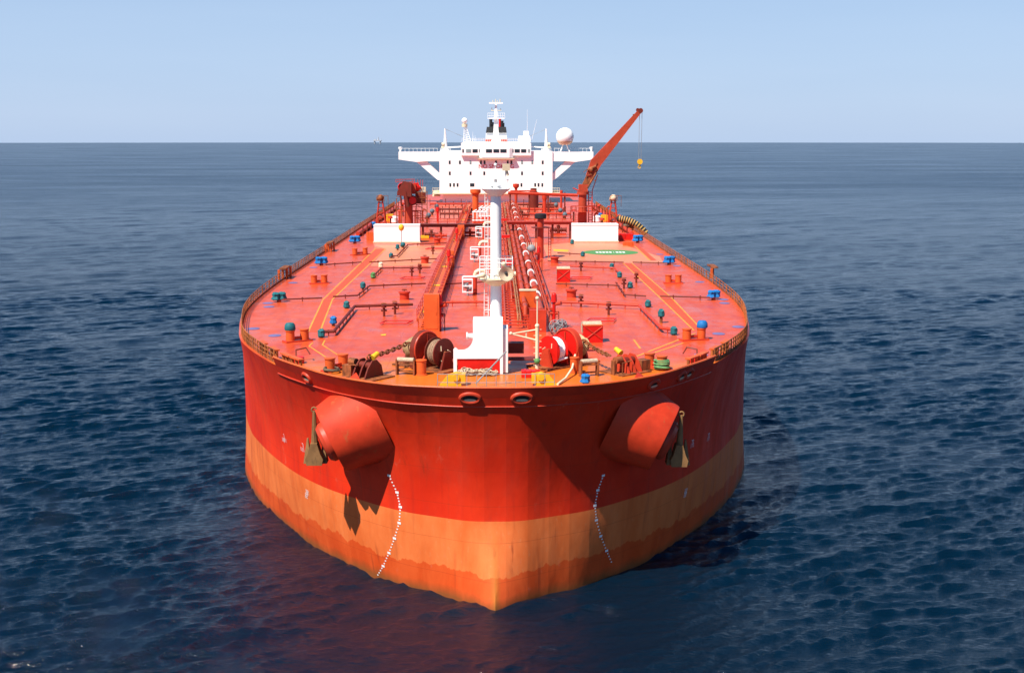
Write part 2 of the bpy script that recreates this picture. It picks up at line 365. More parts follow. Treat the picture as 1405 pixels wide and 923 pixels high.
# deck
def deck_mat():
    m = bpy.data.materials.new('deck_paint'); m.use_nodes = True; t = m.node_tree; N = t.nodes; L = t.links
    b = N['Principled BSDF']; g = N.new('ShaderNodeNewGeometry'); sp = N.new('ShaderNodeSeparateXYZ'); L.new(g.outputs['Position'], sp.inputs[0])
    def noise(scale, sc=(1,1,1), det=6, rough=.6):
        mp = N.new('ShaderNodeMapping'); mp.inputs['Scale'].default_value = sc; L.new(g.outputs['Position'], mp.inputs[0])
        n = N.new('ShaderNodeTexNoise'); n.inputs['Scale'].default_value = scale; n.inputs['Detail'].default_value = det; n.inputs['Roughness'].default_value = rough
        L.new(mp.outputs[0], n.inputs['Vector']); return n.outputs[0]
    def rng_(v, a, c, lo=0, hi=1):
        n = N.new('ShaderNodeMapRange'); n.inputs[1].default_value = a; n.inputs[2].default_value = c; n.inputs[3].default_value = lo; n.inputs[4].default_value = hi
        L.new(v, n.inputs[0]); return n.outputs[0]
    def mix(f, a, c):
        n = N.new('ShaderNodeMix'); n.data_type = 'RGBA'; L.new(f, n.inputs[0])
        for k, v in ((6,a),(7,c)):
            if isinstance(v, tuple): n.inputs[k].default_value = (*v, 1)
            else: L.new(v, n.inputs[k])
        return n.outputs[2]
    c = mix(rng_(noise(.06,(1,.5,1)), .35, .65), (.55,.068,.016), (.62,.090,.022))
    c = mix(rng_(noise(.8,(1,.35,1),8,.7), .48, .68, 0, .75), c, (.42,.045,.028))
    c = mix(rng_(noise(.35,(.35,1,1),6,.7), .58, .66, 0, .35), c, (.66,.14,.08))
    c = mix(rng_(noise(1.4,(1,.12,1),6,.6), .60, .72, 0, .5), c, (.34,.05,.035))
    c = mix(rng_(noise(.16,(1,.7,1),10,.7), .57, .61, 0, .55), c, (.50,.13,.10))
    c = mix(rng_(noise(.5,(1,1,1),10,.8), .66, .69, 0, .7), c, (.25,.07,.03))
    # worn rusty area round the windlasses
    a = N.new('ShaderNodeMath'); a.operation = 'MULTIPLY_ADD'; L.new(noise(.22), a.inputs[0]); a.inputs[1].default_value = 16; L.new(sp.outputs[1], a.inputs[2])
    c = mix(rng_(a.outputs[0], 21, 27, .85, 0), c, (.56,.15,.015))
    c = mix(rng_(noise(1.3,(1,1,1),9,.75), .62, .7, 0, .5), c, (.30,.07,.03))
    # weld seams every few metres
    for ax, stp in ((0, 4.6), (1, 8.5)):
        d = N.new('ShaderNodeMath'); d.operation = 'DIVIDE'; L.new(sp.outputs[ax], d.inputs[0]); d.inputs[1].default_value = stp
        fr = N.new('ShaderNodeMath'); fr.operation = 'PINGPONG'; L.new(d.outputs[0], fr.inputs[0]); fr.inputs[1].default_value = .5
        c = mix(rng_(fr.outputs[0], 0, .03/stp*2, .35, 0), c, (.34,.04,.025))
    L.new(c, b.inputs['Base Color']); L.new(rng_(noise(.5), .35, .65, .26, .42), b.inputs['Roughness']); b.inputs['Specular IOR Level'].default_value = .3
    bp = N.new('ShaderNodeBump'); bp.inputs['Strength'].default_value = .25; bp.inputs['Distance'].default_value = .06
    L.new(noise(.3,(1,1,1),4), bp.inputs['Height']); L.new(bp.outputs[0], b.inputs['Normal'])
    return m
db = B()
db.v = [tuple(hp(i, ZD, -1)) for i in range(NS)]+[tuple(hp(i, ZD, 1)) for i in range(NS)]
db.f = [(i, i+1, i+1+NS, i+NS) for i in range(1,NS-1)]+[(0,1,1+NS)]
deck = db.build('deck', deck_mat(), ship, smooth=False)
for p in deck.data.polygons: pass
if deck.data.polygons[0].normal.z < 0: deck.data.flip_normals()
# anchor housings on both bows
def pocket(s):
    mc = Wy(453 if s < 0 else 911, 603 if s < 0 else 601, 7.9)
    a = Vector((s*.89, -.2, -.42)).normalized()
    b = B(); R = 2.9
    b.lathe([(R*1.36,-4.3),(R*1.3,-3.6),(R*1.12,-1.8),(R,-.15),(R-.06,0),(R-.35,0),(R-.4,-.6),(0.01,-.62)], mc, a, 56)
    o = b.build('anchor_housing', mat('housing_red', (.56,.038,.010), .5, .2, .35, (.42,.10,.03)), hull)
    b = B(); b.lathe([(1.7,-.7),(1.7,.3),(1.45,.6),(.8,.7),(.5,.4),(.01,.4)], mc-a.cross(Vector((1,0,0))).normalized()*0 + Vector((0,-.3,.0)), a, 36)
    b.build('hawse_pipe', 'red', hull)
    return mc, a
PK = {s: pocket(s) for s in (-1, 1)}
# mooring holes in the bow plating: (px,py)
for (px, py, sx) in ((645,545,1),(716,545,1),(465,527,.8),(412,512,.75),(421,517,.75),(897,526,.8),(945,511,.75),(935,515,.75)):
    p, nn = on_hull(px, py+1)
    if p is None: print('MISS', px, py); continue
    if nn.dot(CAM-p) < 0: nn = -nn
    b = B(); b.torus(p, 0.62, .17, nn, 1.15*sx if sx < 1 else 1.15, .62, n=28, m=8)
    fair = b.build('mooring_hole', 'red', hull)
    b = B(); b.lathe([(.01,0.03),(.5,.03)], (0,0,0), (0,0,1), 24); q = nn.to_track_quat('Z','Y')
    b.v = [tuple(p + q @ Vector((v[0]*1.15, v[1]*.6, v[2]))) for v in b.v]; b.build('opening', 'black', fair)
    b = B(); b.lathe([(.01,.05),(.42,.05)], n=20); b.v = [tuple(p + q @ Vector((v[0]*1.1, v[1]*.28, v[2]))-Vector((0,0,.14))) for v in b.v]; b.build('roller', 'beige', fair)
# draught marks
SEG = {'0':'abcdef','1':'bc','2':'abged','3':'abgcd','4':'fgbc','5':'afgcd','6':'afgcde','7':'abc','8':'abcdefg','9':'abcdfg','M':'fegbca'}
def glyphs(b, txt, p, nn, h):
    nn = nn if nn.dot(CAM-p) > 0 else -nn; up = Vector((0,0,1)); rt = up.cross(nn).normalized(); up = nn.cross(rt).normalized()
    t = h*.15; wd = h*.5; x0 = -len(txt)*h*.36
    for ch in txt:
        for sg in SEG[ch]:
            x, y, sx, sy = dict(a=(wd/2,h,wd,t), d=(wd/2,0,wd,t), g=(wd/2,h/2,wd,t), b=(wd,h*.75,t,h/2), c=(wd,h*.25,t,h/2), f=(0,h*.75,t,h/2), e=(0,h*.25,t,h/2))[sg]
            qd = [(x-sx/2,y-sy/2),(x+sx/2,y-sy/2),(x+sx/2,y+sy/2),(x-sx/2,y+sy/2)]
            b.add([p+nn*.03+rt*(x0+q[0])+up*(q[1]-h/2) for q in qd], [(0,1,2,3)])
        x0 += h*.75
MW = mat('mark_white', (.8,.8,.78), .6, .05)
for col in ([(534,652),(545,675),(549.5,695),(548,717),(541.5,738),(534,758),(526,776),(517,791)], [(827.5,652),(820,672),(816,693),(818,713),(824,735),(832,755),(840,774)]):
    def quad(p, nn, w_, h_):
        nn = nn if nn.dot(CAM-p) > 0 else -nn; rt = Vector((0,0,1)).cross(nn).normalized(); up = nn.cross(rt)
        b = B(); b.add([p+nn*.03+rt*a*w_/2+up*c*h_/2 for a, c in ((-1,-1),(1,-1),(1,1),(-1,1))], [(0,1,2,3)]); b.build('draught_mark', MW, hull, smooth=False)
    for k in range(len(col)-1):
        for q in range(5):
            t = q/5; p, nn = on_hull(col[k][0]*(1-t)+col[k+1][0]*t, col[k][1]*(1-t)+col[k+1][1]*t)
            if p is not None: quad(p, nn, .34 if q == 0 else .15, .2 if q == 0 else .11)
for (px, py, t1, t2) in ((390,598,'7','111'),(391,603,'111',''),(416,611,'7','111'),(422,675,'22','22'),(950,606,'77','111'),(972,597,'77','111'),(941,673,'22','22')):
    b = B(); p, nn = on_hull(px, py)
    if p: glyphs(b, t1, p, nn, .38)
    p, nn = on_hull(px-1, py+5)
    if p and t2: glyphs(b, t2, p, nn, .38)
    b.build('hull_mark', MW, hull, smooth=False)
#@@HOUSE
# ------------------------------------------------------------------ accommodation block at the stern
YH = 276.0; KX = 680.5
def hx(px): return (Wy(px, 240, YH).x)
def hz(py): return (Wy(680.5, py, YH).z)
def PX(pts): return [(hx(a), hz(b)) for a, b in pts]
house = B(); house.prism(PX([(603,207.5),(758,207.5),(758,265),(603,265)]), YH, YH+24)
house.prism([(hx(607), ZD),(hx(754), ZD),(hx(754), hz(265)),(hx(607), hz(265))], YH+.6, YH+24)
hs = house.build('deckhouse', 'clean_white', ship)
b = B(); b.box(((hx(594)+hx(768))/2, YH+8, hz(265.3)), (hx(768)-hx(594), 20, .35)); b.build('deckhouse_ledge', 'cream', hs)
for sg in (1, -1):
    def mx(p): return p if sg == 1 else 2*KX-p
    b = B(); b.prism(PX([(mx(547),208.5),(mx(603),208.5),(mx(603),221.5),(mx(584),221.5),(mx(572),222.5),(mx(547),219)]), YH+.4, YH+5)
    b.prism(PX([(mx(571.5),222.4),(mx(585),221.4),(mx(603),238.5),(mx(603),247.5),(mx(600),247)]), YH+1.0, YH+4.4)
    wg = b.build('bridge_wing', 'clean_white', hs)
    b = B()
    for q in range(10):
        x = hx(mx(549+q*5.6)); b.cyl((x, YH+4.8, hz(208.5)), (x, YH+4.8, hz(208.5)+1.0), .035, n=5)
    b.cyl((hx(mx(549)),YH+4.8,hz(208.5)+1), (hx(mx(600)),YH+4.8,hz(208.5)+1), .04, n=5); b.build('railing', 'clean_white', wg)
    b = B(); b.lathe([(.25,0),(.28,.5),(.6,.9),(.6,1.4),(.01,1.5)], (hx(mx(549)), YH+2, hz(208.5)), n=12); b.build('searchlight', 'clean_white', wg)
    # side platform with rails
    b = B(); x0 = hx(mx(593)); x1 = hx(mx(603)); z0 = hz(270)
    b.box(((x0+x1)/2, YH+3, hz(269)), (abs(x1-x0), 6, .3)); 
    for q in range(5): 
        x = x0+(x1-x0)*q/4; b.cyl((x, YH+.1, hz(269)), (x, YH+.1, hz(269)+2.4), .05, n=5)
    for h in (.8, 1.6, 2.4): b.cyl((x0, YH+.1, hz(269)+h), (x1, YH+.1, hz(269)+h), .05, n=5)
    b.build('side_platform', 'cream', hs)
    b = B(); b.cyl((hx(mx(597.5)),YH+3.2,hz(268)),(hx(mx(597.5)),YH+3.2,hz(262)), 1.0, .9, 16); b.build('locker', 'cream', hs)
def win(px, py, w_=2.5, h_=4.8, mtl='glass', y=YH, par=hs, nm='window'):
    b = B(); x = hx(px); z = hz(py); wd = w_*.2212; hh = h_*.2212
    b.box((x, y-.01, z), (wd, .08, hh)); o = b.build(nm, mtl, par, smooth=False)
    return o
for px in (617.1,631.1,660,664.9,680.7,696.6,701.6,744.5): win(px, 222.9)
for px in (645.6,716.2,730.3): win(px, 222.9, mtl='pale_glass')
for px in (617.1,645.6,664.4,716.2,744.5): win(px, 237.9)
for px in (617.7,622.7,627.7,715.4,734.3,738.9,744.1): win(px, 253.9)
win(647.8, 253.9, 6, 4.6)
# wheelhouse
b = B(); b.prism(PX([(633,213.5),(633,196.5),(637,194.5),(724,194.5),(728.5,196.5),(728.5,213.5)]), YH-.9, YH+9)
b.prism([(hx(658),YH-.85),(hx(662),YH-1.5),(hx(699),YH-1.5),(hx(704),YH-.85)], hz(216.5), hz(203.5), plane='xy')
whe = b.build('wheelhouse', 'clean_white', ship, smooth=False)
b = B(); b.prism(PX([(655,217),(707,217),(704,218.6),(658,218.6)]), YH-1.4, YH+1); b.build('bridge_soffit', 'beige', whe, smooth=False)
for a, c in ((475,485),(500,535),(545,580),(590,625),(637,678),(688,727),(735,777),(787,825),(833,868),(877,912),(925,937)):
    bay = 637 <= a <= 777; px = 540+(a+c)/2/5.018
    if bay and a > 736: bay = True
    win(px, 207.1, (c-a)/5.018, 4.4, 'pale_glass' if a in (500,925) else 'glass', (YH-1.52) if bay and a < 780 else YH-.92, whe)
b = B()   # roof rail
for q in range(33):
    x = hx(634+q*2.93); b.cyl((x, YH-.5, hz(194.5)), (x, YH-.5, hz(190.2)), .035, n=5)
for rr_ in (190.2, 192.3): b.cyl((hx(634),YH-.5,hz(rr_)), (hx(728),YH-.5,hz(rr_)), .04, n=5)
b.build('roof_railing', 'clean_white', whe)
b = B(); b.box((hx(719.5), YH+3, hz(191)), (hx(727.5)-hx(711.5), 4, 9*.2212)); b.box((hx(722), YH+3, hz(184)), (1.6, 2, 1.8)); b.build('roof_locker', 'clean_white', whe)
b = B(); 
for (x, y0, y1, t) in ((641,172,195,0),(723.5,150,186,0),(733,164,194,3.5),(652,186,195,0),(649,181,195,0)): b.cyl((hx(x-t), YH+2, hz(y1)), (hx(x+t), YH+2, hz(y0)), .06, .03, 5)
b.build('whip_aerials', 'clean_white', whe)
# safety lettering on the house front
fc = bpy.data.curves.new('t', 'FONT'); fc.body = 'NO SMOKING'; fc.size = 1.7; fc.align_x = 'CENTER'; fc.align_y = 'CENTER'; fc.extrude = .01
fo = bpy.data.objects.new('t', fc); SC.collection.objects.link(fo); bpy.context.view_layer.update()
me = bpy.data.meshes.new_from_object(fo.evaluated_get(bpy.context.evaluated_depsgraph_get())); bpy.data.objects.remove(fo)
so = bpy.data.objects.new('safety_lettering', me); SC.collection.objects.link(so); me.materials.clear(); me.materials.append(M('bright_red'))
so.parent = hs; so.location = (hx(681), YH-.06, hz(228.6)); so.rotation_euler = (math.pi/2, 0, 0)
# funnel behind the bridge and radar mast
YF = YH+22
def fx(px): return Wy(px, 200, YF).x
def fz(py): return Wy(680.5, py, YF).z
b = B(); b.lathe([], (0,0,0)) if 0 else None
def frust(b, x0, x1, z0, X0, X1, z1, y0, y1): 
    b.add([(x0,y0,z0),(x1,y0,z0),(x1,y1,z0),(x0,y1,z0),(X0,y0+.5,z1),(X1,y0+.5,z1),(X1,y1-.5,z1),(X0,y1-.5,z1)], ((0,3,2,1),(4,5,6,7),(0,1,5,4),(1,2,6,5),(2,3,7,6),(3,0,4,7)))
frust(b, fx(663.5), fx(698), ZD, fx(666.8), fx(695.2), fz(182.2), YF, YF+9)
fun = b.build('funnel', 'clean_white', ship, smooth=False)
b = B(); frust(b, fx(666.8)-.02, fx(695.2)+.02, fz(182.2)+.01, fx(668), fx(694.2), fz(174.2), YF-.02, YF+9); b.build('funnel_top', 'black', fun, smooth=False)
for (x0, x1, x2, x3) in ((665.6,675,672.5,665.9),(686.3,696.4,695.8,689)):
    b = B(); b.add([(fx(x0),YF-.06,fz(191)),(fx(x1),YF-.06,fz(191)),(fx(x2),YF-.06,fz(197)),(fx(x3),YF-.06,fz(197))], [(0,1,2,3)]); b.build('funnel_emblem', 'red', fun, smooth=False)
for x, r, tp, c in ((673.5,.5,164,'black'),(676,.35,168,'black'),(686,.4,163.5,'bright_red'),(688.8,.5,166,'black'),(691,.3,169,'black')):
    b = B(); b.cyl((fx(x),YF+3,fz(175)), (fx(x),YF+3,fz(tp)), r, n=12); b.torus((fx(x),YF+3,fz(tp)), r, .08); b.build('exhaust_pipe', c, fun)
YM = YH+6
def qx(px): return Wy(px, 200, YM).x
def qz(py): return Wy(680.5, py, YM).z
rm = B(); frust(rm, qx(676.2), qx(685), qz(195), qx(678.3), qx(682.6), qz(160), YM-.8, YM+.8); frust(rm, qx(678.3), qx(682.6), qz(160), qx(679.3), qx(681.8), qz(141), YM-.6, YM+.6)
rmo = rm.build('radar_mast', 'clean_white', ship, smooth=False)
b = B(); b.box((qx(680.8), YM, qz(162.6)), (qx(692.5)-qx(669), 2.6, .25))
for q in range(9):
    x = qx(669.3+q*2.9); 
    for yy in (-1.25,1.25): b.cyl((x,YM+yy,qz(162.6)), (x,YM+yy,qz(155.5)), .04, n=5)
for h in (155.5,159): b.cyl((qx(669.3),YM-1.25,qz(h)), (qx(692.5),YM-1.25,qz(h)), .045, n=5)
b.build('mast_platform', 'clean_white', rmo)
b = B(); b.box((qx(680.5), YM-.8, qz(141.7)), (qx(690)-qx(671), .5, .42)); b.build('radar_scanner', 'clean_white', rmo)
b = B()
for x, y0, y1 in ((676.5,141,137.5),(680,141,136),(682.5,141,138),(686.2,141,135.5),(675,152,147.5),(687,152,149)): b.cyl((qx(x),YM,qz(y0)), (qx(x),YM,qz(y1)), .14, .08, 6)
b.box((qx(681), YM, qz(151.8)), (qx(688)-qx(674), .4, .2)); b.build('mast_lamps', 'cream', rmo)

# derrick posts on the wings, domes
for sg, lab in ((1,'white tapered derrick post with a round rail on the left bridge wing'),(-1,'white tapered derrick post between the wheelhouse and the large radome')):
    def mx(p): return p if sg == 1 else 2*KX-2+p*-1+2
    t = thing('derrick_post', lab, 'derrick post', (hx(mx(611)), YH+2.5, hz(208.3)), group='derrick posts on the bridge wings')
    b = B(); b.cyl((0,0,0),(0,0,.9),.9,.85,16); b.cyl((0,0,.9),(-.1,0,6.9),.62,.16,16); b.build('post', 'clean_white', t)
    b = B(); b.torus((0,0,1.0),1.5,.05,n=20,m=5); b.torus((0,0,.5),1.5,.05,n=20,m=5)
    for q in range(8): b.cyl((1.5*math.cos(q*.785),1.5*math.sin(q*.785),0),(1.5*math.cos(q*.785),1.5*math.sin(q*.785),1.0),.05,n=5)
    b.build('railing', 'clean_white', t)
    b = B(); b.cyl((sg*-1.1,-.4,2.2),(sg*-.3,-.4,2.2),.5,n=12); b.cyl((sg*-1.2,-.4,1.3),(sg*-.5,-.4,1.3),.35,n=12); b.build('winch', 'cream', t)
    b = B(); b.cyl((sg*.3,0,1.2),(sg*5.6,0,1.5),.22,.2,10); b.build('boom', 'clean_white', t)
    b = B(); b.cyl((0,0,6.8),(sg*11.5,2,1.6),.03,n=4); b.cyl((0,0,6.7),(sg*8.5,1,3.2),.03,n=4); b.build('stay_wire', 'grey', t)
t = thing('radome', 'big white satellite dome on four legs above the right bridge wing', 'satellite dome', (hx(775.3), YH+2.2, hz(208.3)))
b = B(); b.sph((0,0,4.45), 2.68, 28, 18, lo=-28, hi=90); b.build('dome', 'clean_white', t)
b = B(); b.lathe([(2.37,3.2),(2.25,2.8),(1.5,2.05),(.01,2.0)], n=28); b.build('dome_base', 'beige', t)
for x, y in ((-1,-1),(1,-1),(1,1),(-1,1)): B().cyl((x*1.35,y*1.1,0),(x*.55,y*.5,2.1),.14,n=8).build('leg', 'clean_white', t)
t = thing('small_radome', 'small white dome on a slim lattice mast left of the wheelhouse roof', 'satellite dome', (hx(639.5), YH+2, hz(194.5)))
B().sph((-.4,0,6.2), .88, 18, 12).build('dome', 'clean_white', t)
b = B()
for x, y in ((-.7,-.5),(1.5,-.5),(.3,.8)): b.cyl((x,y,0),(x*.2-.35,y*.5,5.0),.1,n=6)
for k in range(8): 
    f0 = 1-k/9*.85; b.tube([(-.7*f0-.1,-.5*f0,k*.6),(1.5*f0-.1,-.5*f0,k*.6+.3),(.3*f0-.1,.8*f0,k*.6),(-.7*f0-.1,-.5*f0,k*.6)], .045, 5)
b.build('lattice_mast', 'clean_white', t)
b = B(); b.cyl((-.4,0,4.4),(-.4,0,5.3),.85,n=14); b.build('platform', 'cream', t)

# ------------------------------------------------------------------ deck railing
def railing(s, y0, y1, name='railing', zb=ZD):
    pts = []; acc = 0; P = [hp(i, ZD, s) for i in range(NS)]
    seq = [p for p in P if p.y >= y0]; dense = []
    for a, c in zip(seq, seq[1:]):
        n_ = max(1, int((c-a).length/1.5))
        for q in range(n_): 
            pp = a.lerp(c, q/n_)
            if pp.y <= y1: dense.append(pp)
    b = B(); inn = []
    for p in dense: inn.append(p+(Vector((0,60 if p.y < 60 else p.y,ZD))-p).normalized()*.35)
    for k, p in enumerate(inn):
        b.cyl(p, p+Vector((0,0,1.15)), .06 if k % 2 else .08, n=5)
    for h in (.4,.78,1.15):
        for a, c in zip(inn, inn[1:]): b.cyl(a+Vector((0,0,h)), c+Vector((0,0,h)), .045, n=5, caps=False)
    b.build(name, 'rail', ship)
    b = B()
    for k, p in enumerate(inn[:-1]):
        b.add([p+Vector((0,0,0)), inn[k+1]+Vector((0,0,0)), inn[k+1]+Vector((0,0,.22)), p+Vector((0,0,.22))], [(0,1,2,3)])
    b.build('gutter_bar', 'rusty', ship, smooth=False)
railing(-1, 15.0, 262); railing(1, 15.0, 262)
# painted walkways, lines and marks on the deck
def sheet(pts, name, m, h, par=deck):
    b = B(); b.add([W(px, py, ZD)+Vector((0,0,h)) for px, py in pts], [tuple(range(len(pts)))]); 
    o = b.build(name, m, par, smooth=False)
    if o.data.polygons[0].normal.z < 0: o.data.flip_normals()
    return o
def line(pts, w_, name='painted_line', m='paintline', h=.014):
    P = [W(px, py, ZD) for px, py in pts]; b = B()
    for a, c in zip(P, P[1:]):
        d = (c-a).normalized(); s_ = Vector((-d.y, d.x, 0))*w_/2; z = Vector((0,0,h))
        b.add([a-s_+z, c-s_+z, c+s_+z, a+s_+z], [(0,1,2,3)])
    o = b.build(name, m, deck, smooth=False); return o
z2 = lambda x, y: (320+x/3.69, 290+y/3.69)
z3 = lambda x, y: (660+x/3.603, 290+y/3.603)
sheet([z2(452,448), z2(505,442), z2(440,612), z2(378,612)], 'walkway_strip', 'strip', .006)
sheet([z2(470,442), z2(512,438), z2(768,191), z2(722,189)], 'walkway_strip', 'strip', .009)
line([z2(378,612), z2(455,446), z2(722,187)], .18); line([z2(438,612), z2(503,445), z2(770,191), z2(668,178)], .18)
line([z2(404,664), z2(384,682), z2(472,740)], .15); line([z2(464,652), z2(452,676), z2(550,740)], .15)
sheet([z3(703,258), z3(745,258), z3(938,425), z3(890,430)], 'walkway_strip', 'strip', .006)
sheet([z3(738,155), z3(765,155), z3(868,243), z3(838,243)], 'walkway_strip', 'strip', .006)
sheet([z3(890,431), z3(940,427), z3(1074,565), z3(1052,586)], 'walkway_strip', 'strip', .009)
line([z3(703,256), z3(888,430), z3(1052,588)], .17); line([z3(745,256), z3(940,425), z3(1074,566)], .17); line([z3(738,152), z3(836,243)], .25)
line([z3(1060,602), z3(770,716)], .2); line([z3(1000,650), z3(812,714)], .2); line([z3(755,634), z3(787,678)], .2)
sheet([(575,337),(512,336),(530,342),(508,365),(590,365),(612,337)], 'bare_primer_patch', 'peach', .003)
sheet([(752,358),(745,336),(785,333),(850,334),(905,352),(912,362)], 'bare_primer_patch', 'peach', .003)
c = W(837.6,346.3,ZD); b = B(); b.lathe([(.01,.018),(4.75,.018)], c, n=48); b.build('winching_circle', 'green', deck, smooth=False)
b = B(); 
for k in range(9): b.box((c.x-2.3+k*.57, c.y, ZD+.03), (.42 if k != 5 else .1, 1.7, .01))
b.build('circle_lettering', 'clean_white', deck, smooth=False)
sheet([(759,342),(781,343),(779,345.5),(760,344.5)], 'yellow_patch', 'yellow', .02)
sheet([(522,459),(530,458),(529,460.5),(523,460.5)], 'yellow_patch', 'yellow', .02)
for px, py in ((348,451),(377,460.5),(397,490.5),(367.5,416),(369,421),(402,388),(430,367),(1013,448.5),(986,458),(962,487),(992,411),(994,416),(960,387),(929,365),(905,349)):
    p = W(px, py, ZD); b = B(); b.lathe([(.01,.05),(.75,.05),(.85,.02)], (0,0,0), n=20); b.v = [(p.x+v[0]*.75, p.y+v[1]*.9, p.z+v[2]) for v in b.v]; b.build('tank_cleaning_plate', 'patch', deck)
#@@GEAR
# ------------------------------------------------------------------ anchors hanging in front of the housings
def anchor(s):
    top = Wy(431 if s < 0 else 935, 562 if s < 0 else 568, 7.3); bot = Wy(432 if s < 0 else 931, 628 if s < 0 else 630, 7.3)
    t = thing('anchor', 'tan and black stockless anchor hanging under the ' + ('left' if s < 0 else 'right') + ' anchor housing of the bow', 'anchor', bot, group='anchors hanging at the bow')
    u = top-bot; L = u.length
    b = B(); b.cyl((0,0,.2), u*.98, .34, .13, 8); b.torus(u, .2, .07, (0,1,0)); b.build('shank', 'anchor', t)
    b = B(); q = .72
    b.prism([(-.85*q,-.5),(.85*q,-.5),(1.0*q,0),(.5,.45),(.26,1.3),(-.26,1.3),(-.5,.45),(-1.0*q,0)], -.5, .5); b.build('crown', 'anchor', t)
    for k in (-1, 1):
        b = B(); b.add([(k*1.0,-.5,-.5),(k*.45,-.5,-.5),(k*.42,.5,-.5),(k*1.0,.5,-.5),(k*.72,-.1,1.5),(k*.6,-.1,1.5),(k*.6,.1,1.5),(k*.72,.1,1.5)],
            ((0,1,2,3),(4,5,6,7),(0,1,5,4),(1,2,6,5),(2,3,7,6),(3,0,4,7))); b.v = [(v[0]*.95, v[1]+.6, v[2]) for v in b.v]; b.build('fluke', 'dark_red' if 0 else 'anchor', t)
anchor(-1); anchor(1)
# ------------------------------------------------------------------ foremast and its base house
def at(px, py): return W(px, py, ZD)
t = thing('bow_store', 'white plate store with a scooped side and red lower panel in front of the foremast', 'deck store', (0, 10.3, ZD))
def lx(px, py=475): return Wy(px, py, 10.3).x
def lz(py): return Wy(660, py, 10.3).z-ZD
prof = [(690,513),(690,440),(649,440),(649,461)]
for k in range(9):
    a = R_(90*k/8); prof.append((649-14*math.sin(a)*1.0, 461+ 0+15*(1-math.cos(a)) if 0 else 466+13*math.sin(a)*1.0) if 0 else (649-15+15*math.cos(a), 463+17*math.sin(a)))
prof += [(629,480),(625,476.5),(622,479),(622,513),(626.5,513),(626.5,492),(686,492),(686,513)]
b = B(); b.prism([(lx(a), lz(c)) for a, c in prof], 0, .12); b.box(((lx(649)+lx(690))/2, 1.25, (lz(440)+lz(492))/2), (lx(690)-lx(649)-.02, 2.24, lz(440)-lz(492)-.02))
b.build('housing', 'clean_white', t, smooth=False)
b = B(); b.box(((lx(627)+lx(686))/2, .9, lz(502)-.05), (lx(686)-lx(627)-.05, 1.6, lz(492.5)-.05)); b.build('red_panel', 'bright_red', t, smooth=False)
b = B(); b.box(((lx(690)+lx(697))/2, 1.3, lz(440)/2-.3), (.42, 2.1, lz(440)-.8)); b.build('side_duct', 'white', t, smooth=False)
b = B(); b.cyl((lx(649)-.45,.4,lz(462)),(lx(649),.4,lz(462)),.22,n=12); b.cyl((lx(649)-.55,.4,lz(462)),(lx(649)-.45,.4,lz(462)),.32,n=12); b.build('porthole_stub', 'clean_white', t)
# heap of old rope in front of the store
b = B(); r0 = random.Random(3)
for k in range(46):
    x = lx(630)+ (lx(682)-lx(630))*r0.random(); y = 9.75+r0.random()*.45; b.torus((x, y, ZD+.12+.28*r0.random()), .22+.2*r0.random(), .045, (r0.uniform(-.5,.5), r0.uniform(-.6,.2), 1), n=12, m=5)
tag(b.build('rope_heap', 'rope'), 'heap of tangled brown mooring rope lying in front of the white bow store', 'rope')
t = thing('foremast', 'tall white foremast with ladder, horn and radar platforms rising from the bow', 'mast', (0, 13.0, ZD))
def mz(py): return Wy(680, py, 13.0).z-ZD
def mxx(px, py=300): return Wy(px, py, 13.0).x
b = B(); b.lathe([(.62,0),(.60,mz(455)),(.50,mz(430)),(.46,mz(385)),(.45,mz(300)),(.43,mz(262)),(.01,mz(262))], (mxx(680.3),0,0), n=28); b.build('pole', 'clean_white', t)
b = B(); xl = mxx(672)-.15
for q in range(36):
    z = 3.6+q*(mz(266)-3.6)/36; b.cyl((xl-.24,-.1,z),(xl,-.1,z),.016,n=5)
for x in (xl-.24, xl): b.cyl((x-.12 if x < xl else x,-.1,3.2),(x,-.1,mz(264)),.028,n=6)
for z in (5,8,11,14): b.cyl((xl-.3,-.1,z),(xl+.3,0,z),.03,n=5)
b.build('ladder', 'white', t)
b = B(); zp = mz(381); b.lathe([(.2,zp-.75),(1.45,zp-.12),(1.5,zp),(.4,zp)], (mxx(680),-.1,0), n=24)
b.build('lower_platform', 'cream', t)
b = B(); X0 = mxx(658.5,370); X1 = mxx(703,370); Z1 = mz(353)
for y in (-1.2, 1.0):
    for z in (Z1, Z1-.35, (Z1+zp)/2): b.cyl((X0,y,z),(X1,y,z),.035,n=6)
    for q in range(6): x = X0+(X1-X0)*q/5; b.cyl((x,y,zp),(x,y,Z1),.035,n=6)
for x in (X0,X1):
    for z in (Z1, (Z1+zp)/2): b.cyl((x,-1.2,z),(x,1.0,z),.035,n=6)
b.box(((X0+X1)/2,-.1,zp-.04),(X1-X0,2.2,.06)); b.build('platform_cage', 'clean_white', t)
b = B(); hc = (mxx(694.5,373), -1.5, mz(373)); b.lathe([(.62,-.0),(.5,.25),(.25,.75),(.14,1.2),(.2,1.6),(.2,1.9),(.01,1.9)], hc, (0,1,.05), 24); b.lathe([(.6,.0),(.3,.1),(.14,.2),(.01,.2)], hc, (0,1,.05), 24); hn = b.build('horn', 'beige', t)
B().sph((hc[0],hc[1]+.15,hc[2]),.13).build('throat','black',hn)
b = B(); b.cyl((mxx(700),-1.3,mz(374)),(mxx(707.5),-1.3,mz(373)),.14,.2,10); b.cyl((mxx(654),-1.3,mz(377)),(mxx(660),-1.3,mz(376)),.16,n=10); b.sph((mxx(662.5),-1.3,mz(375)),.25); b.sph((mxx(691),-1.3,mz(360)),.2); b.build('floodlight', 'cream', t)
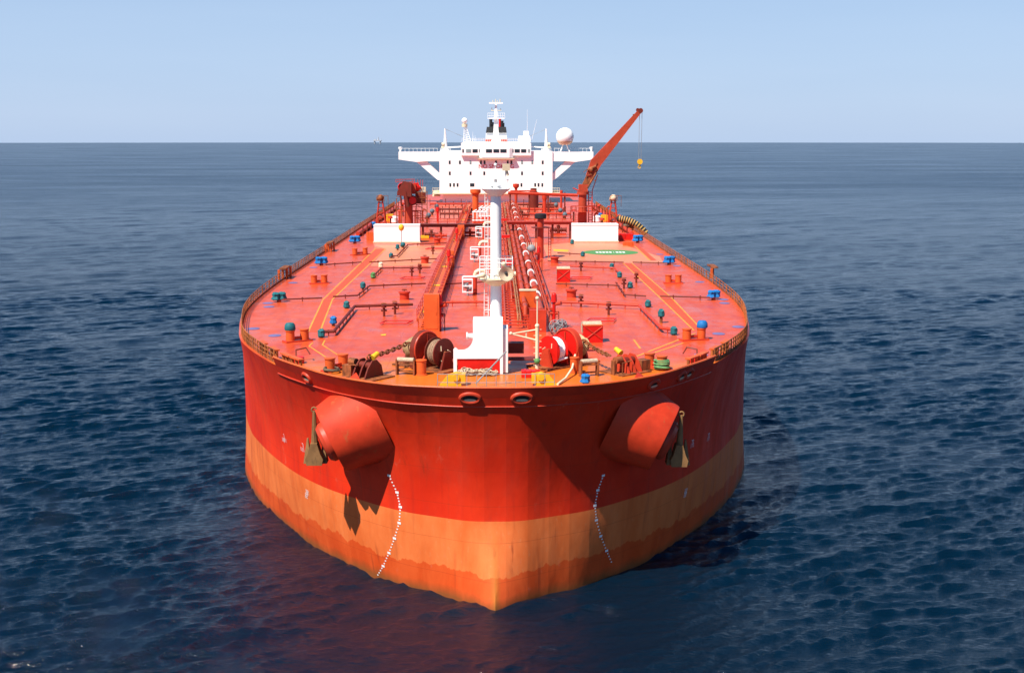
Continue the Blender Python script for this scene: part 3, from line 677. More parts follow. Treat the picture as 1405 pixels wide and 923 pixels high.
b = B(); zt = mz(259.5); b.lathe([(.45,zt-.6),(1.15,zt-.05),(1.2,zt+.05),(.01,zt+.06)], (mxx(680.3),0,0), n=24); b.build('upper_platform', 'clean_white', t)
b = B(); b.cyl((mxx(680),0,zt),(mxx(680),0,zt+.3),.5,n=16); b.cyl((mxx(680),0,zt+.3),(mxx(680),0,zt+.55),.42,.3,16); b.build('lamp_drum', 'clean_white', t)
b = B(); b.box((mxx(680),-.32,zt+.2),(.75,.3,.14)); b.cyl((mxx(680),0,zt+.55),(mxx(680),0,mz(246)),.13,.1,8); b.build('lamp', 'grey', t)
b = B(); b.cyl((mxx(680),0,mz(246)),(mxx(680),0,mz(226)),.04,n=6); b.sph((mxx(680),0,mz(226)),.13); b.cyl((mxx(692),0,zt),(mxx(694),0,mz(234)),.05,n=6)
b.cyl((mxx(668),.0,zt),(mxx(668),.0,mz(249)),.04,n=6); b.cyl((mxx(665),0,mz(250.5)),(mxx(671.5),0,mz(251)),.09,n=6)
for x in (688,691,694,697): b.cyl((mxx(x),.2,zt),(mxx(x),.2,mz(247)),.04,n=5)
b.cyl((mxx(687),.2,mz(247)),(mxx(698),.2,mz(247)),.04,n=5); b.build('aerials', 'clean_white', t)
b = B(); b.box((mxx(694.5),0,mz(229.5)),(.62,.5,.55)); b.cyl((mxx(694.5),0,mz(233)),(mxx(697),0,mz(241)),.12,n=6); b.build('signal_lamp', 'beige', t)

# small white signal mast with a derrick arm
t = thing('signal_mast', 'slim white signal mast with a triangular side arm and green lamp right of the foremast', 'mast', (Wy(737,470,10.6).x, 10.6, ZD))
def sz(py): return Wy(737, py, 10.6).z-ZD
k_ = Wy(738,470,10.6).x-Wy(737,470,10.6).x
b = B(); b.cyl((0,0,0),(0,0,sz(447)),.15,n=12); b.cyl((0,0,sz(447)),(0,0,sz(410)),.055,n=8); b.sph((0,0,sz(409)),.16); b.sph((0,0,sz(447)),.19)
for z in range(7): b.cyl((-.3,0,.7+z*.5),(.35,0,.7+z*.5),.025,n=5)
b.build('post', 'cream', t)
b = B(); b.cyl((0,0,sz(452)),(-36*k_,-.1,sz(457.5)),.07,.05,6); b.cyl((0,0,sz(467)),(-36*k_,-.1,sz(457.5)),.09,.06,6); b.cyl((-15*k_,0,sz(454)),(-15*k_,0,sz(463)),.05,n=6); b.sph((-36*k_,-.1,sz(457)),.14); b.build('arm', 'cream', t)
b = B(); b.sph((0,-.1,sz(495)),.26); b.build('green_lamp', 'green', t)

# ------------------------------------------------------------------ windlasses (axis turned towards the hawse pipes)
def windlass(s, lab):
    base = at(583 if s < 0 else 779, 503 if s < 0 else 499)
    t = thing('windlass', lab, 'windlass', base, s*R_(42), group='anchor windlasses')
    i = -s      # local +x leads to the centre line
    R = 1.55
    b = B()
    pr = [(R*math.cos(R_(a)), 1.6+R*math.sin(R_(a))) for a in range(-10, 191, 10)]+[(-R,.1),(R,.1)]
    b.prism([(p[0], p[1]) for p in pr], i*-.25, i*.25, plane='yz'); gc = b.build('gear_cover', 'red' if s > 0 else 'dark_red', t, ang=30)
    b = B(); b.lathe([(R*.86,0),(R*.86,.06),(.01,.06)], (i*.25,0,1.6), (i,0,0), 32); b.build('gear_face', 'bright_red' if s > 0 else 'red', gc)
    b = B(); b.torus((i*.27,0,1.6), R*.93, .1, (1,0,0), n=32); b.box((i*.35,0,2.2),(.1,.12,1.3)); b.cyl((i*.4,0,1.55),(i*.9,-1.6,.2),.08,n=8); b.cyl((i*.3,0,1.6),(i*.5,0,1.6),.28,n=14); b.build('gear_rim', 'red', gc)
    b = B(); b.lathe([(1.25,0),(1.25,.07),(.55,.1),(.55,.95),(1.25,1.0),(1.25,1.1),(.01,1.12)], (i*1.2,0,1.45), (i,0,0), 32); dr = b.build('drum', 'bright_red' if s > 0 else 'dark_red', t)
    b = B(); 
    for k in range(7): b.torus((i*(1.36+k*.12),0,1.45), .98+.04*(k % 2), .075, (1,0,0), n=28, m=6)
    b.build('rope_winding', 'clean_white' if s > 0 else mat('old_rope',(.30,.19,.12),.9,.4,scale=6), dr)
    b = B()
    for k in range(3): b.tube([(i*(2.33),.75*math.cos(2.1*k),1.45+.75*math.sin(2.1*k)),(i*(2.36),.45*math.cos(2.1*k+.5),1.45+.45*math.sin(2.1*k+.5))], .04, 6)
    b.build('drum_grips', 'cream', dr)
    b = B(); b.lathe([(.95,-1.5),(1.0,-1.4),(.75,-1.2),(.72,-.95),(1.0,-.75),(1.02,-.6),(.01,-.6)], (0,0,1.45), (i,0,0), 28); b.lathe([(.5,-2.2),(.62,-2.1),(.42,-1.9),(.42,-1.5),(.01,-1.5)], (0,0,1.45), (i,0,0), 20); b.build('chain_wheel', mat('chain_wheel_paint',(.46,.33,.17),.6,.3,.45,(.2,.08,.03)), t)
    B().cyl((i*-2.4,0,1.45),(i*2.6,0,1.45),.16,n=12).build('shaft', 'rusty', t)
    for x in (-1.75, .75, 2.65):
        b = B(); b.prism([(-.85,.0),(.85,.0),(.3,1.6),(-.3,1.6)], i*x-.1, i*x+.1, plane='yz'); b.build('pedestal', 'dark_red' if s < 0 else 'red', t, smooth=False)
    b = B(); b.box((i*-1.1,.95,.7),(1.3,.8,1.1)); b.cyl((i*-.4,1.0,.9),(i*.3,1.0,.9),.35,n=12); b.box((i*.4,.1,.06),(6.2,2.8,.12)); b.build('motor', 'rusty', t, smooth=False)
    return t, base
wl, bl_ = windlass(-1, 'dark red anchor windlass with brown rope drum left of the white bow store')
wr, br_ = windlass(1, 'bright red anchor windlass with white rope drum right of the signal mast')
def chain(a, c, lab, sag=.15):
    a = Vector(a); c = Vector(c); L = (c-a).length; n = int(L/.36); b = B(); d = (c-a).normalized(); sd_ = Vector((-d.y,d.x,0)).normalized(); up = d.cross(sd_)
    for k in range(n):
        f = (k+.5)/n; p = a.lerp(c, f)-Vector((0,0,sag*4*f*(1-f)))
        ax = sd_ if k % 2 else up
        q = ax.to_track_quat('Z','Y'); loc = q.inverted() @ d; b.torus(p, .17, .06, ax, sx=1.55, sy=1, n=14, m=6, rot=math.atan2(loc.y, loc.x))
    return tag(b.build('anchor_chain', 'rusty'), lab, 'chain', 'anchor chains')
cl = at(505,516)+Vector((0,0,1.6)); cr = at(836,512)+Vector((0,0,1.5))
wcl = Matrix.Rotation(wl.rotation_euler.z,3,'Z') @ Vector((1*-1.1,0,0)); wcr = Matrix.Rotation(wr.rotation_euler.z,3,'Z') @ Vector((1.1,0,0))
chain(bl_+wcl+Vector((-.5,-.6,2.1)), cl, 'rusty anchor chain running from the left windlass to its yellow link')
chain(br_+wcr+Vector((.5,-.6,2.1)), cr, 'rusty anchor chain running from the right windlass to its yellow link')
# chain stoppers
def stopper(s, lab):
    c = at(505,517) if s < 0 else at(858,510)
    t = thing('chain_stopper', lab, 'chain stopper', c, s*R_(38), group='chain stoppers on the bow')
    for x in (-.62,.1,.75):
        b = B(); b.prism([(-1.25,0),(1.0,0),(.75,1.0),(.2,1.5),(-.3,1.45),(-.8,.9)], x-.07, x+.07, plane='yz'); b.build('cheek_plate', 'dark_red' if s < 0 else 'red', t, smooth=False)
    b = B(); b.cyl((-.7,-.2,1.0),(.8,-.2,1.0),.3,n=14); b.cyl((-.7,.5,.8),(.8,.5,.8),.14,n=10); b.build('roller', 'dark_red', t)
    b = B(); b.cyl((0,.55,1.5),(0,1.1,1.75),.26,.2,12); b.sph((0,1.1,1.75),.22); b.build('yellow_link', 'yellow', t)
    b = B(); b.box((1.5*s*-1*-1,-.5,.5),(1.0,.9,.9)); b.cyl((-1.6,-.4,1.2),(-.9,-.4,1.2),.3,n=12); b.box((-1.6,-.3,.6),(.3,.4,1.2)); b.tube([(-1.2,-.9,.1),(-1.2,-.9,1.0),(-.2,-.9,1.1)], .05); b.box((0,0,.05),(3.4,2.8,.1)); b.build('frame', 'rusty', t, smooth=False)
    return t
stopper(-1, 'dark red chain stopper with cheek plates at the end of the left anchor chain')
stopper(1, 'red chain stopper with curved cheek plates at the end of the right anchor chain')
# roller frames standing in front of each windlass
def rframe(px, py, rz, lab):
    t = thing('roller_fairlead', lab, 'fairlead', at(px,py), rz, group='roller frames in front of the windlasses')
    for x in (-.75,.75):
        b = B(); b.box((x,0,.65),(.12,.5,1.3)); b.build('side_frame','rusty',t,smooth=False)
    b = B(); b.box((0,.1,.3),(1.4,.12,.12)); b.box((0,-.1,.95),(1.4,.1,.1)); b.build('cross_bar','rusty',t,smooth=False)
    B().cyl((-.7,0,1.25),(.7,0,1.25),.2,n=14).build('roller','rope',t)
rframe(557,514,R_(-14),'rusty roller frame with tan roller in front of the left windlass'); rframe(808,516,R_(20),'rusty roller frame with tan roller in front of the right windlass')
# mooring post beside each windlass
def post(px, py, r, h, m, lab, name='mooring_post', grp=None, cap=True):
    b = B(); b.lathe([(r*1.25,0),(r*1.25,.08),(r,.1),(r,h-.1),(r*1.12,h-.06),(r*1.12,h),(.01,h+.02)], at(px,py), n=22)
    return tag(b.build(name, m), lab, 'post', grp)
post(578,514,.42,1.25,'orange','orange mooring post in front of the dark red gear cover of the left windlass')
post(788,511,.36,1.3,'orange','orange mooring post with a pale hose against it, in front of the right windlass')
b = B(); P = [at(789,506)+Vector((0,0,1.2)), at(785,515)+Vector((0,0,.6)), at(776,522)+Vector((0,0,.2)), at(765,529)+Vector((0,0,.12))]; b.tube(P, .09, 8)
tag(b.build('hose', 'cream'), 'pale hose slanting down across the orange bow deck from the orange post', 'hose')
b = B(); b.tube([at(757,503)+Vector((0,0,.9)), at(768,505)+Vector((0,0,.7)), at(778,504)+Vector((0,0,.85))], .09, 8); tag(b.build('rope_line','clean_white'), 'white rope led from the white rope drum to the orange post', 'rope')
# yellow brackets at the very bow
def bracket(px, py, s, lab):
    t = thing('towing_bracket', lab, 'towing bracket', at(px,py), 0, group='yellow towing brackets at the stem')
    b = B(); b.prism([(-.95*s,0),(.75*s,0),(.75*s,.95),(.25*s,1.0),(-.35*s,.75)], -.35,-.22); b.build('front_plate','yellow',t,smooth=False)
    b = B(); b.prism([(-.95*s,0),(.75*s,0),(.75*s,.95),(.25*s,1.0),(-.35*s,.75)], .22,.35); b.build('rear_plate','yellow',t,smooth=False)
    b = B(); b.cyl((.35*s,-.5,.7),(.35*s,.5,.7),.28,n=14); b.box((.9*s,0,.55),(.35,.8,.7)); b.build('pin','yellow',t)
bracket(620,528,1,'yellow towing bracket at the stem, left of the rope heap'); bracket(748,528,-1,'yellow towing bracket at the stem, below the signal mast')
# blue / teal covered fairleads standing along the deck edges
def cover(px, py, sc, m, lab, two=False, grp='covered pedestal fairleads along the deck edges'):
    t = thing('covered_fairlead', lab, 'covered fairlead', at(px,py), 0, group=grp); t.scale = (sc*.78,)*3
    b = B(); b.cyl((0,0,0),(0,0,.5),.32,.26,12); b.build('pedestal','red',t)
    for x in ((-.38,.38) if two else (0,)):
        b = B(); b.lathe([(.40,.25),(.62,.4),(.52,.8),(.55,1.15),(.34,1.3),(.01,1.34)], (x,(x*.6),.0), n=9)
        for k, v in enumerate(b.v): b.v[k] = (v[0]*(1+.13*math.sin(k*2.3)), v[1]*(1+.13*math.cos(k*1.7)), v[2]*(1+.05*math.sin(k*3.7)))
        b.build('canvas_cover', m, t, ang=22)
cover(803,528,.85,'blue','bright blue canvas cover standing alone on the bow right of the pale hose')
cover(383,414,1.1,'teal','teal covered pair of fairleads by the left rail, third bollard level',True); cover(441,364,1.25,'blue','blue covered pair of fairleads by the left rail level with the second bollard pair',True)
cover(487,334,1.35,'blue','blue covered pair of fairleads by the left rail close to the left white panel',True)
cover(979,411,1.1,'blue','blue covered pair of fairleads by the right rail, nearest the bow of those pairs',True); cover(918,363,1.25,'blue','blue covered pair of fairleads by the right rail midway along the deck',True)
cover(875,333,1.35,'blue','blue covered pair of fairleads by the right rail beside the right white panel',True)
# twin bollards
def bollards(pa, pb, lab, sc=1, r=.42, h=1.15, topm='orange'):
    a = at(*pa); c = at(*pb); mid = (a+c)/2; t = thing('twin_bollard', lab, 'bollard', mid, group='twin bollards on the deck')
    for p in (a, c):
        q = p-mid; b = B(); b.lathe([(r,0),(r,h-.12),(r*1.14,h-.1),(r*1.14,h),(.01,h+.02)], q, n=20); b.build('post', topm, t)
    d = c-a; b = B(); b.box((0,0,.07),(d.length+r*3, r*2.6,.14), math.atan2(d.y,d.x)); b.box((0,0,.35),(d.length, .2,.25), math.atan2(d.y,d.x)); b.build('base_plate','red',t,smooth=False)
    return t
bollards((398.5,469),(418,467),'orange twin bollards with a teal cap, left deck edge nearest the bow')
bollards((431,389),(445,388.5),'orange twin bollards on the left deck halfway to the white panel'); bollards((487,350),(501,349),'orange twin bollards on the left deck just in front of the left white panel')
bollards((942,466.5),(962,465.5),'orange twin bollards with a blue cap, right deck edge nearest the bow'); bollards((917,388.5),(930.5,388.5),'orange twin bollards standing midway along the right deck')
bollards((453,509),(471,503.5),'orange twin bollards with dark rope on the left front edge of the bow'); bollards((891,502),(908,506),'orange twin bollards with green rope on the right front edge of the bow')
def cap(px, py, z, m, lab):
    p = at(px,py)+Vector((0,0,z)); b = B(); b.lathe([(.5,0),(.54,.1),(.5,.45),(.36,.66),(.01,.7)], p, n=16); tag(b.build('canvas_cap', m), lab, 'canvas cap')
cap(398.5,469,1.17,'teal','teal canvas cap on the left post of the twin bollards by the left rail'); cap(963,465.5,1.17,'blue','blue canvas cap on the right post of the twin bollards by the right rail')
def coil(px, py, m, lab, R=.5, k=5, z=.15):
    b = B(); c = at(px,py)
    for q in range(k): b.torus(c+Vector((.06*math.sin(q*3),.06*math.cos(q*2),z+.11*q)), R*(1+.08*math.sin(q*2.1)), .07, (.08*math.sin(q),.08*math.cos(q),1), n=22, m=6)
    tag(b.build('rope_coil', m), lab, 'rope coil', 'rope coils on bow bollards')
coil(908,507,'green_rope','green rope coiled round the right bollard post on the right bow',.6,7); coil(455,511,'dark_rope','dark rope coiled round the left bollard post on the left bow',.62,3)
# red mooring pots near the bulwark steps
for px, py, s, lab in ((409,498,1,'low red pot with a bent grip rail on the left front deck edge'),(953.5,497,-1,'low red pot with a bent grip rail on the right front deck edge')):
    t = thing('roller_pot', lab, 'roller pot', at(px,py), group='roller pots at the bulwark ends'); B().lathe([(.55,0),(.55,.45),(.5,.55),(.01,.56)], n=18).build('drum','bright_red',t)
    B().tube([(s*-.2,.2,.4),(s*-.3,.9,1.0),(s*.5,1.4,1.1),(s*.9,1.0,.6)], .06, 6).build('grip_rail','dark_red',t)
# vent heads (red pots with a handwheel)
VH = [(555,411,'by the walkway, nearest bow'),(583,361,'by the walkway, second from the bow'),(600,334,'beside the walkway near the left panel')]
VR = [(784,408,'nearest the bow'),(761,361,'by the black capped riser')]
def ventpot(px, py, lab, sc):
    t = thing('tank_hatch', lab, 'tank hatch', at(px,py), group='round red tank hatches'); t.scale = (sc,)*3
    B().lathe([(.62,0),(.55,.05),(.55,.75),(.68,.78),(.68,.95),(.01,1.0)], n=20).build('drum','red',t)
    B().torus((0,0,1.15),.28,.04).cyl((0,0,.95),(0,0,1.2),.05,n=6).build('handwheel','dark_red',t)
for a in VH: ventpot(a[0],a[1],'round red hatch with handwheel, left deck, '+a[2],1.05)
for a in VR: ventpot(a[0],a[1],'round red hatch with handwheel, right deck, '+a[2],1.05)
# teal covered valve wheels
VL = [(441,463),(457.5,447),(475.5,423),(498,397.5),(512,382),(522.5,369),(536.5,354),(545.5,343),(552,339)]
VRR = [(924.5,459.5),(907,443),(889,421.5),(864.5,395.5),(850,381),(839.5,369),(799.5,352),(785,335)]
def valve(px, py, lab, m, h):
    t = thing('covered_valve', lab, 'valve', at(px,py), group='canvas covered valves on the deck'); B().cyl((0,0,0),(0,0,h),.16,n=8).build('stem','rusty',t)
    b = B(); b.lathe([(.30,h-.08),(.38,h+.05),(.33,h+.4),(.36,h+.55),(.2,h+.68),(.01,h+.7)], n=8); b.v = [(v[0]*(1+.16*math.sin(k*1.9+px)), v[1]*(1+.12*math.cos(k*2.7+py)), v[2]*(1+.05*math.sin(k*3.1))) for k, v in enumerate(b.v)]; b.build('canvas_cover', m, t, ang=22)
for k, (px, py) in enumerate(VL): valve(px, py, ('blue' if k == 1 else 'pale' if k == 5 else 'teal')+' covered valve on the left deck, '+ORD[k]+' of its row '+('to the bow' if k == 0 else 'from the bow'), ['teal','blue','teal','teal','green','cream','teal','teal','teal'][k], .3 if k % 2 else .15)
for k, (px, py) in enumerate(VRR): valve(px, py, 'teal covered valve on the right deck, '+ORD[k]+' of its row '+('to the bow' if k == 0 else 'from the bow'), 'teal', .75 if k == 1 else .15)
#@@DECKPIPES
# ------------------------------------------------------------------ small pipes laid across the deck
def dpipe(pts, lab, r=.09, h=.34, m='dark_red'):
    P = [at(*p)+Vector((0,0,h)) for p in pts]; t = thing('deck_pipe', lab, 'pipe', at(*pts[0]), group='small pipes laid across the deck'); o = at(*pts[0])
    B().tube([p-o for p in P], r, 8).build('pipe', m, t)
    b = B()
    for a, c in zip(P, P[1:]):
        n = max(1, int((c-a).length/2.6))
        for q in range(n): p = a.lerp(c, (q+.5)/n)-o; b.box((p.x,p.y,h/2-.02),(.1,.1,h)); b.box((p.x,p.y,h+.04),(.16,.16,.26))
    b.build('pipe_supports', m, t, smooth=False)
dpipe([(387.7,414.6),(442,412.5)],'thin brown pipe from the teal fairlead cover to the left painted strip')
dpipe([(457,410.6),(490.7,409),(507,395.7),(584,392.4)],'thin brown pipe with a slanting step, from the left painted strip to the walkway',.1)
dpipe([(599,394),(669,390)],'thin pipe between the walkway and the foremast at the lower platform level')
dpipe([(444,461),(458,460.7),(486.7,425.5),(566.6,422.8)],'doubled pipe slanting away from the nearest teal valve on the left deck',.16,.45,'dark_red')
dpipe([(604.6,421),(669.6,420)],'long red pipe between the walkway and the foremast, nearest the bow',.12,.5,'red')
dpipe([(447,366),(496,362.6)],'short thin pipe from the left rail to the left painted strip'); dpipe([(507,362.6),(599,357.7)],'long thin pipe from the left painted strip to the walkway')
dpipe([(515,379.4),(523,371),(591,370)],'stepped thin pipe beside the pale covered valve on the left deck'); dpipe([(536,355),(545,353.7),(559.8,338),(612.7,336)],'stepped thin pipe crossing the peach patch on the left deck')
dpipe([(765.5,419.6),(876.5,424.6),(907,456.5),(925,458.7)],'thick red pipe slanting to the nearest teal valve on the right deck',.16,.5,'red'); dpipe([(762.7,392.7),(848.7,395)],'thin pipe right of the pipe rack behind the nearest hatch')
dpipe([(845,391),(857,408),(886,410)],'thin bent pipe left of the right painted strip'); dpipe([(905.6,410),(979,412)],'thin pipe from the right painted strip to the right rail')
dpipe([(751.6,360.8),(855.7,362.7)],'thin pipe between the pipe rack and the right painted strip'); dpipe([(868,362.7),(915,364)],'short thin pipe running to the midway blue covers by the right rail')
dpipe([(782,369),(843,372),(850,378)],'stepped red pipe behind the red reel box on the right deck',.13,.45,'red'); dpipe([(765,349.7),(799,351.6)],'short pipe in front of the peach patch on the right deck')
# low frames with fittings
def fitting(px, py, lab, sc=1):
    t = thing('deck_fitting', lab, 'deck fitting', at(px,py), group='pipe fittings on the deck'); t.scale = (sc,)*3
    B().cyl((0,0,0),(0,0,.9),.12,n=8).cyl((0,0,.9),(0,0,1.15),.26,n=10).cyl((-.3,0,.6),(.3,0,.6),.1,n=8).build('valve_body','dark_red',t); B().torus((0,-.1,1.3),.24,.035).build('handwheel','rusty',t)
for px, py, l in ((527,434,'left deck, left of a pair near the bow'),(542,431,'left deck, right of a pair near the bow'),(565,379,'left deck by the stepped pipe'),(576,375,'left deck close to the walkway'),(594,349,'left deck below the walkway end'),(797,421,'near right deck, beside the pipe rack'),(835,432,'near right deck, by the thick red pipe'),(873,388,'right deck, beside the painted strip'),(797,372,'right deck, behind the red reel box'),(856,396,'right deck, left of the painted strip end')):
    fitting(px, py, 'dark red valve fitting with handwheel, '+l, 1.1)
for px, py, l in ((540,446,'near left deck'),(563,384,'middle left deck'),(595,343,'far left deck'),(823,443,'near right deck'),(795,384,'middle right deck')):
    c = at(px,py); b = B(); 
    for a, d in (((-1.4,0),(1.4,0)),((1.4,0),(1.9,1.9)),((1.9,1.9),(-.9,1.9)),((-.9,1.9),(-1.4,0))): b.cyl(c+Vector((a[0],a[1],.2)), c+Vector((d[0],d[1],.2)), .07, n=6)
    tag(b.build('spill_coaming','bright_red'), 'low red four sided coaming painted bright, '+l, 'coaming', 'low coamings on the deck')
# ------------------------------------------------------------------ elevated walkway left of the foremast
XW = -7.2
t = thing('walkway', 'long orange elevated walkway with railings leading aft to the white house', 'walkway', (XW, 34, ZD))
L = 214
b = B(); b.box((0,L/2,1.0),(1.5,L,.1)); b.box((-.78,L/2,.92),(.08,L,.3)); b.box((.78,L/2,.92),(.08,L,.3)); b.build('walkway_deck','orange',t,smooth=False)
b = B()
for q in range(27):
    for x in (-.65,.65): b.box((x,q*8+.5,.5),(.12,.12,1.0))
b.build('supports','red',t,smooth=False)
for x in (-.75,.75):
    b = B()
    for q in range(int(L/3)): b.cyl((x,q*3,1.05),(x,q*3,2.1),.045,n=5)
    for h in (1.4,1.75,2.12): b.cyl((x,0,h),(x,L,h),.045,n=6)
    b.build('railing','red',t)
for y in (5,28,50,73,95,120,150,180): 
    b = B(); b.box((0,y,1.09),(1.0,.9,.06)); b.build('yellow_step','yellow',t,smooth=False)
b = B()
for k in range(5): b.box((0,-.25-k*.28,.85-k*.18),(1.2,.28,.06))
b.build('stairs','orange',t,smooth=False)
for px, py0, py1, w_, lab in ((592.5,455,404,21,'tall orange locker standing beside the walkway nearest the bow'),(618.5,368,344,9.5,'orange locker beside the walkway midway along the deck'),(632.5,327,309,9,'orange locker beside the walkway near the cross deck beam')):
    g = at(px, py1+ (py0-py1)); y = g.y; hgt = Wy(px,py1,y).z-ZD; wd = Wy(px+w_/2,py0,y).x-Wy(px-w_/2,py0,y).x
    tt = thing('locker', lab, 'locker', g, group='orange lockers beside the walkway'); b = B(); b.box((0,.5,hgt/2),(wd,1.0,hgt)); b.build('cabinet','orange',tt,smooth=False)
    b = B(); b.box((0,-.02,hgt*.5),(wd*.8,.03,hgt*.85)); b.box((wd*.3,-.05,hgt*.5),(.06,.06,.3)); b.build('door','orange',tt,smooth=False)
# fire monitor posts
def monitor(px, py, h, lab, w=.7):
    tt = thing('fire_monitor', lab, 'fire monitor', at(px,py), group='red fire monitor posts'); B().cyl((0,0,0),(0,0,h*.8),.17,n=10).cyl((0,0,h*.8),(0,0,h),.32,.26,12).sph((0,0,h),.26).build('post','bright_red',tt)
    B().cyl((.1,-.1,h*.72),(w,-.5,h*.78),.13,.2,10).cyl((-.4,0,h*.45),(.4,0,h*.45),.16,n=10).build('nozzle','red',tt)
    b = B(); 
    for x in (-.5,.5): b.cyl((x,0,0),(x,0,h*.5),.05,n=5)
    b.cyl((-.5,0,h*.5),(.5,0,h*.5),.05,n=5); b.build('guard','dark_red',tt)
monitor(603.5,453,3.4,'red fire monitor post right of the tall orange locker by the walkway'); monitor(760,450,3.4,'red fire monitor post at the near right edge of the pipe rack')
monitor(616,379,3.6,'red fire monitor post beside the middle orange locker'); monitor(739,372,3.4,'red fire monitor post just in front of the black capped riser',-.6); monitor(627,341,3.4,'red fire monitor post left of the farthest orange locker')
# gooseneck pipes with white valve cages left of the foremast
for k, (bx, by, rx, ry) in enumerate(((641.7,405.5,651.6,403.5),(651,359.5,658,357),(657,328,664,326))):
    g = at(bx,by); rr_ = at(rx,ry)-g
    tt = thing('gooseneck_valve', 'white valve cage with gooseneck riser left of the foremast, '+['nearest the bow','second from the bow','farthest from the bow'][k], 'valve', g, group='white valve cages left of the foremast')
    b = B(); b.cyl(rr_, rr_+Vector((0,0,2.3)), .28, n=12); b.build('riser','red',tt)
    b = B(); b.tube([rr_+Vector((0,0,2.3)), rr_+Vector((.15,0,2.75)), rr_+Vector((.5,0,2.95)), rr_+Vector((1.3,0,2.95))], .27, 12); b.build('gooseneck','cream',tt)
    b = B()
    for x in (-.6,.6):
        for y in (-.4,.4): b.cyl((x,y,.4),(x,y,2.0),.06,n=6)
    for z in (.45,1.2,2.0):
        for y in (-.4,.4): b.cyl((-.6,y,z),(.6,y,z),.06,n=6)
    b.cyl((-.6,0,2.35),(2.6,0,2.35),.1,n=8); b.cyl((-.6,0,1.9),(-.6,0,2.35),.1,n=8); b.build('cage','clean_white',tt)
    b = B(); b.sph((-.2,0,1.2),.35); b.sph((.3,.1,.9),.28); b.cyl((0,0,0),(0,0,1.6),.12,n=8); b.build('valve_body','grey',tt)
# ------------------------------------------------------------------ pipe rack right of the foremast
t = thing('pipe_rack', 'wide rack of long red cargo pipes running aft right of the foremast', 'pipe rack', (0, 30, ZD))
for X, r, z, y0, y1, m in ((1.05,.10,1.2,4,225,'pipe'),(1.45,.06,1.4,30,225,'pipe'),(1.95,.13,1.0,22,225,'pipe'),(2.35,.09,1.35,4,225,'rust_pipe'),(2.6,.07,1.35,4,225,'rust_pipe'),(3.25,.25,1.3,10,225,'pipe'),(3.95,.25,1.3,26,225,'pipe'),(4.8,.34,1.4,3,225,'pipe'),(5.45,.09,1.3,10,225,'pipe'),(5.8,.11,1.0,5,225,'pipe'),(6.2,.07,1.2,16,225,'pipe')):
    mm = mat('rust_pipe',(.36,.16,.07),.6,.2,.6) if m == 'rust_pipe' else m
    b = B(); b.tube([(X,y0,.3),(X,y0+.4,z),(X,y1,z)], r, 10)
    y = y0+3
    while y < y1: b.cyl((X,y,z),(X,y+.18,z),r*1.45,n=12); y += 9.5 if r > .2 else 14
    b.build('pipe', mm, t)
b = B()
for y in (20,31,43,55,70,84,100,118,136,154,172,190,208): b.cyl((4.8,y-.3,1.4),(4.8,y+.55,1.4),.47,n=14)
b.build('expansion_collars','clean_white',t)
for k in range(38):
    y = 2+k*2.1 if k < 22 else 48+(k-22)*11; b = B(); b.box((2.05,y,.75),(3.0,.16,.16)); b.box((.75,y,.4),(.14,.14,.8)); b.box((3.45,y,.4),(.14,.14,.8)); b.build('rung','red',t,smooth=False)
for k in range(20):
    y = 12+k*11; b = B(); b.box((4.2,y,.92),(4.4,.3,.25)); 
    for x in (2.2,4.2,6.2): b.box((x,y,.42),(.2,.2,.84))
    b.build('cross_support','red',t,smooth=False)
for y, m in ((52,'bright_red'),(97,'bright_red'),(142,'bright_red')):
    b = B(); b.box((1.9,y,1.9),(1.5,1.0,.5)); b.build('junction_box',m,t,smooth=False)
b = B(); b.box((4.3,2.2,1.1),(1.7,.5,2.3)); b.build('end_box','red',t,smooth=False)
b = B(); b.box((3.75,18.5,1.1),(1.9,.4,2.0)); b.build('sign_box','orange',t,smooth=False); b = B(); b.box((3.75,18.5,2.18),(2.0,.5,.16)); b.build('sign_box_top','cream',t,smooth=False)
# black capped riser
g = at(741.5,354)
t = thing('vent_riser', 'tall red vent riser with a black cap and round platform right of the pipe rack', 'vent riser', g)
def rz_(py): return Wy(741,py,g.y).z-ZD
B().cyl((0,0,0),(0,0,rz_(299)),.52,n=18).build('pipe','red',t); B().lathe([(.85,rz_(300)),(.95,rz_(299)),(.95,rz_(294)),(.8,rz_(293)),(.01,rz_(292.6))],n=20).build('cap','black',t)
b = B(); b.cyl((0,0,rz_(312.5)),(0,0,rz_(311.5)),1.5,n=24); b.build('platform','dark_red',t)
b = B(); b.tube([(0,0,1.6),(-2.0,-.6,1.8),(-2.4,-.8,.6)],.32,12); b.cyl((1.3,0,0),(1.3,0,rz_(312)),.06,n=6); b.cyl((1.7,0,0),(1.7,0,rz_(312)),.06,n=6)
for q in range(12): b.cyl((1.3,0,.4+q*.45),(1.7,0,.4+q*.45),.04,n=5)
b.build('side_branch','red',t)
g2 = g+Vector((-1.5,.6,0)); t = thing('grey_valve', 'grey spoked valve body behind the branch of the black capped riser', 'valve', g2); b = B(); b.sph((0,-1.5,1.6),.7,12,8); b.build('body','grey',t); b = B(); 
for q in range(6): b.cyl((-.8+q*.32,-1.6,.6),(-.8+q*.32,-1.6,2.6),.05,n=5)
b.build('spindle','cream',t)
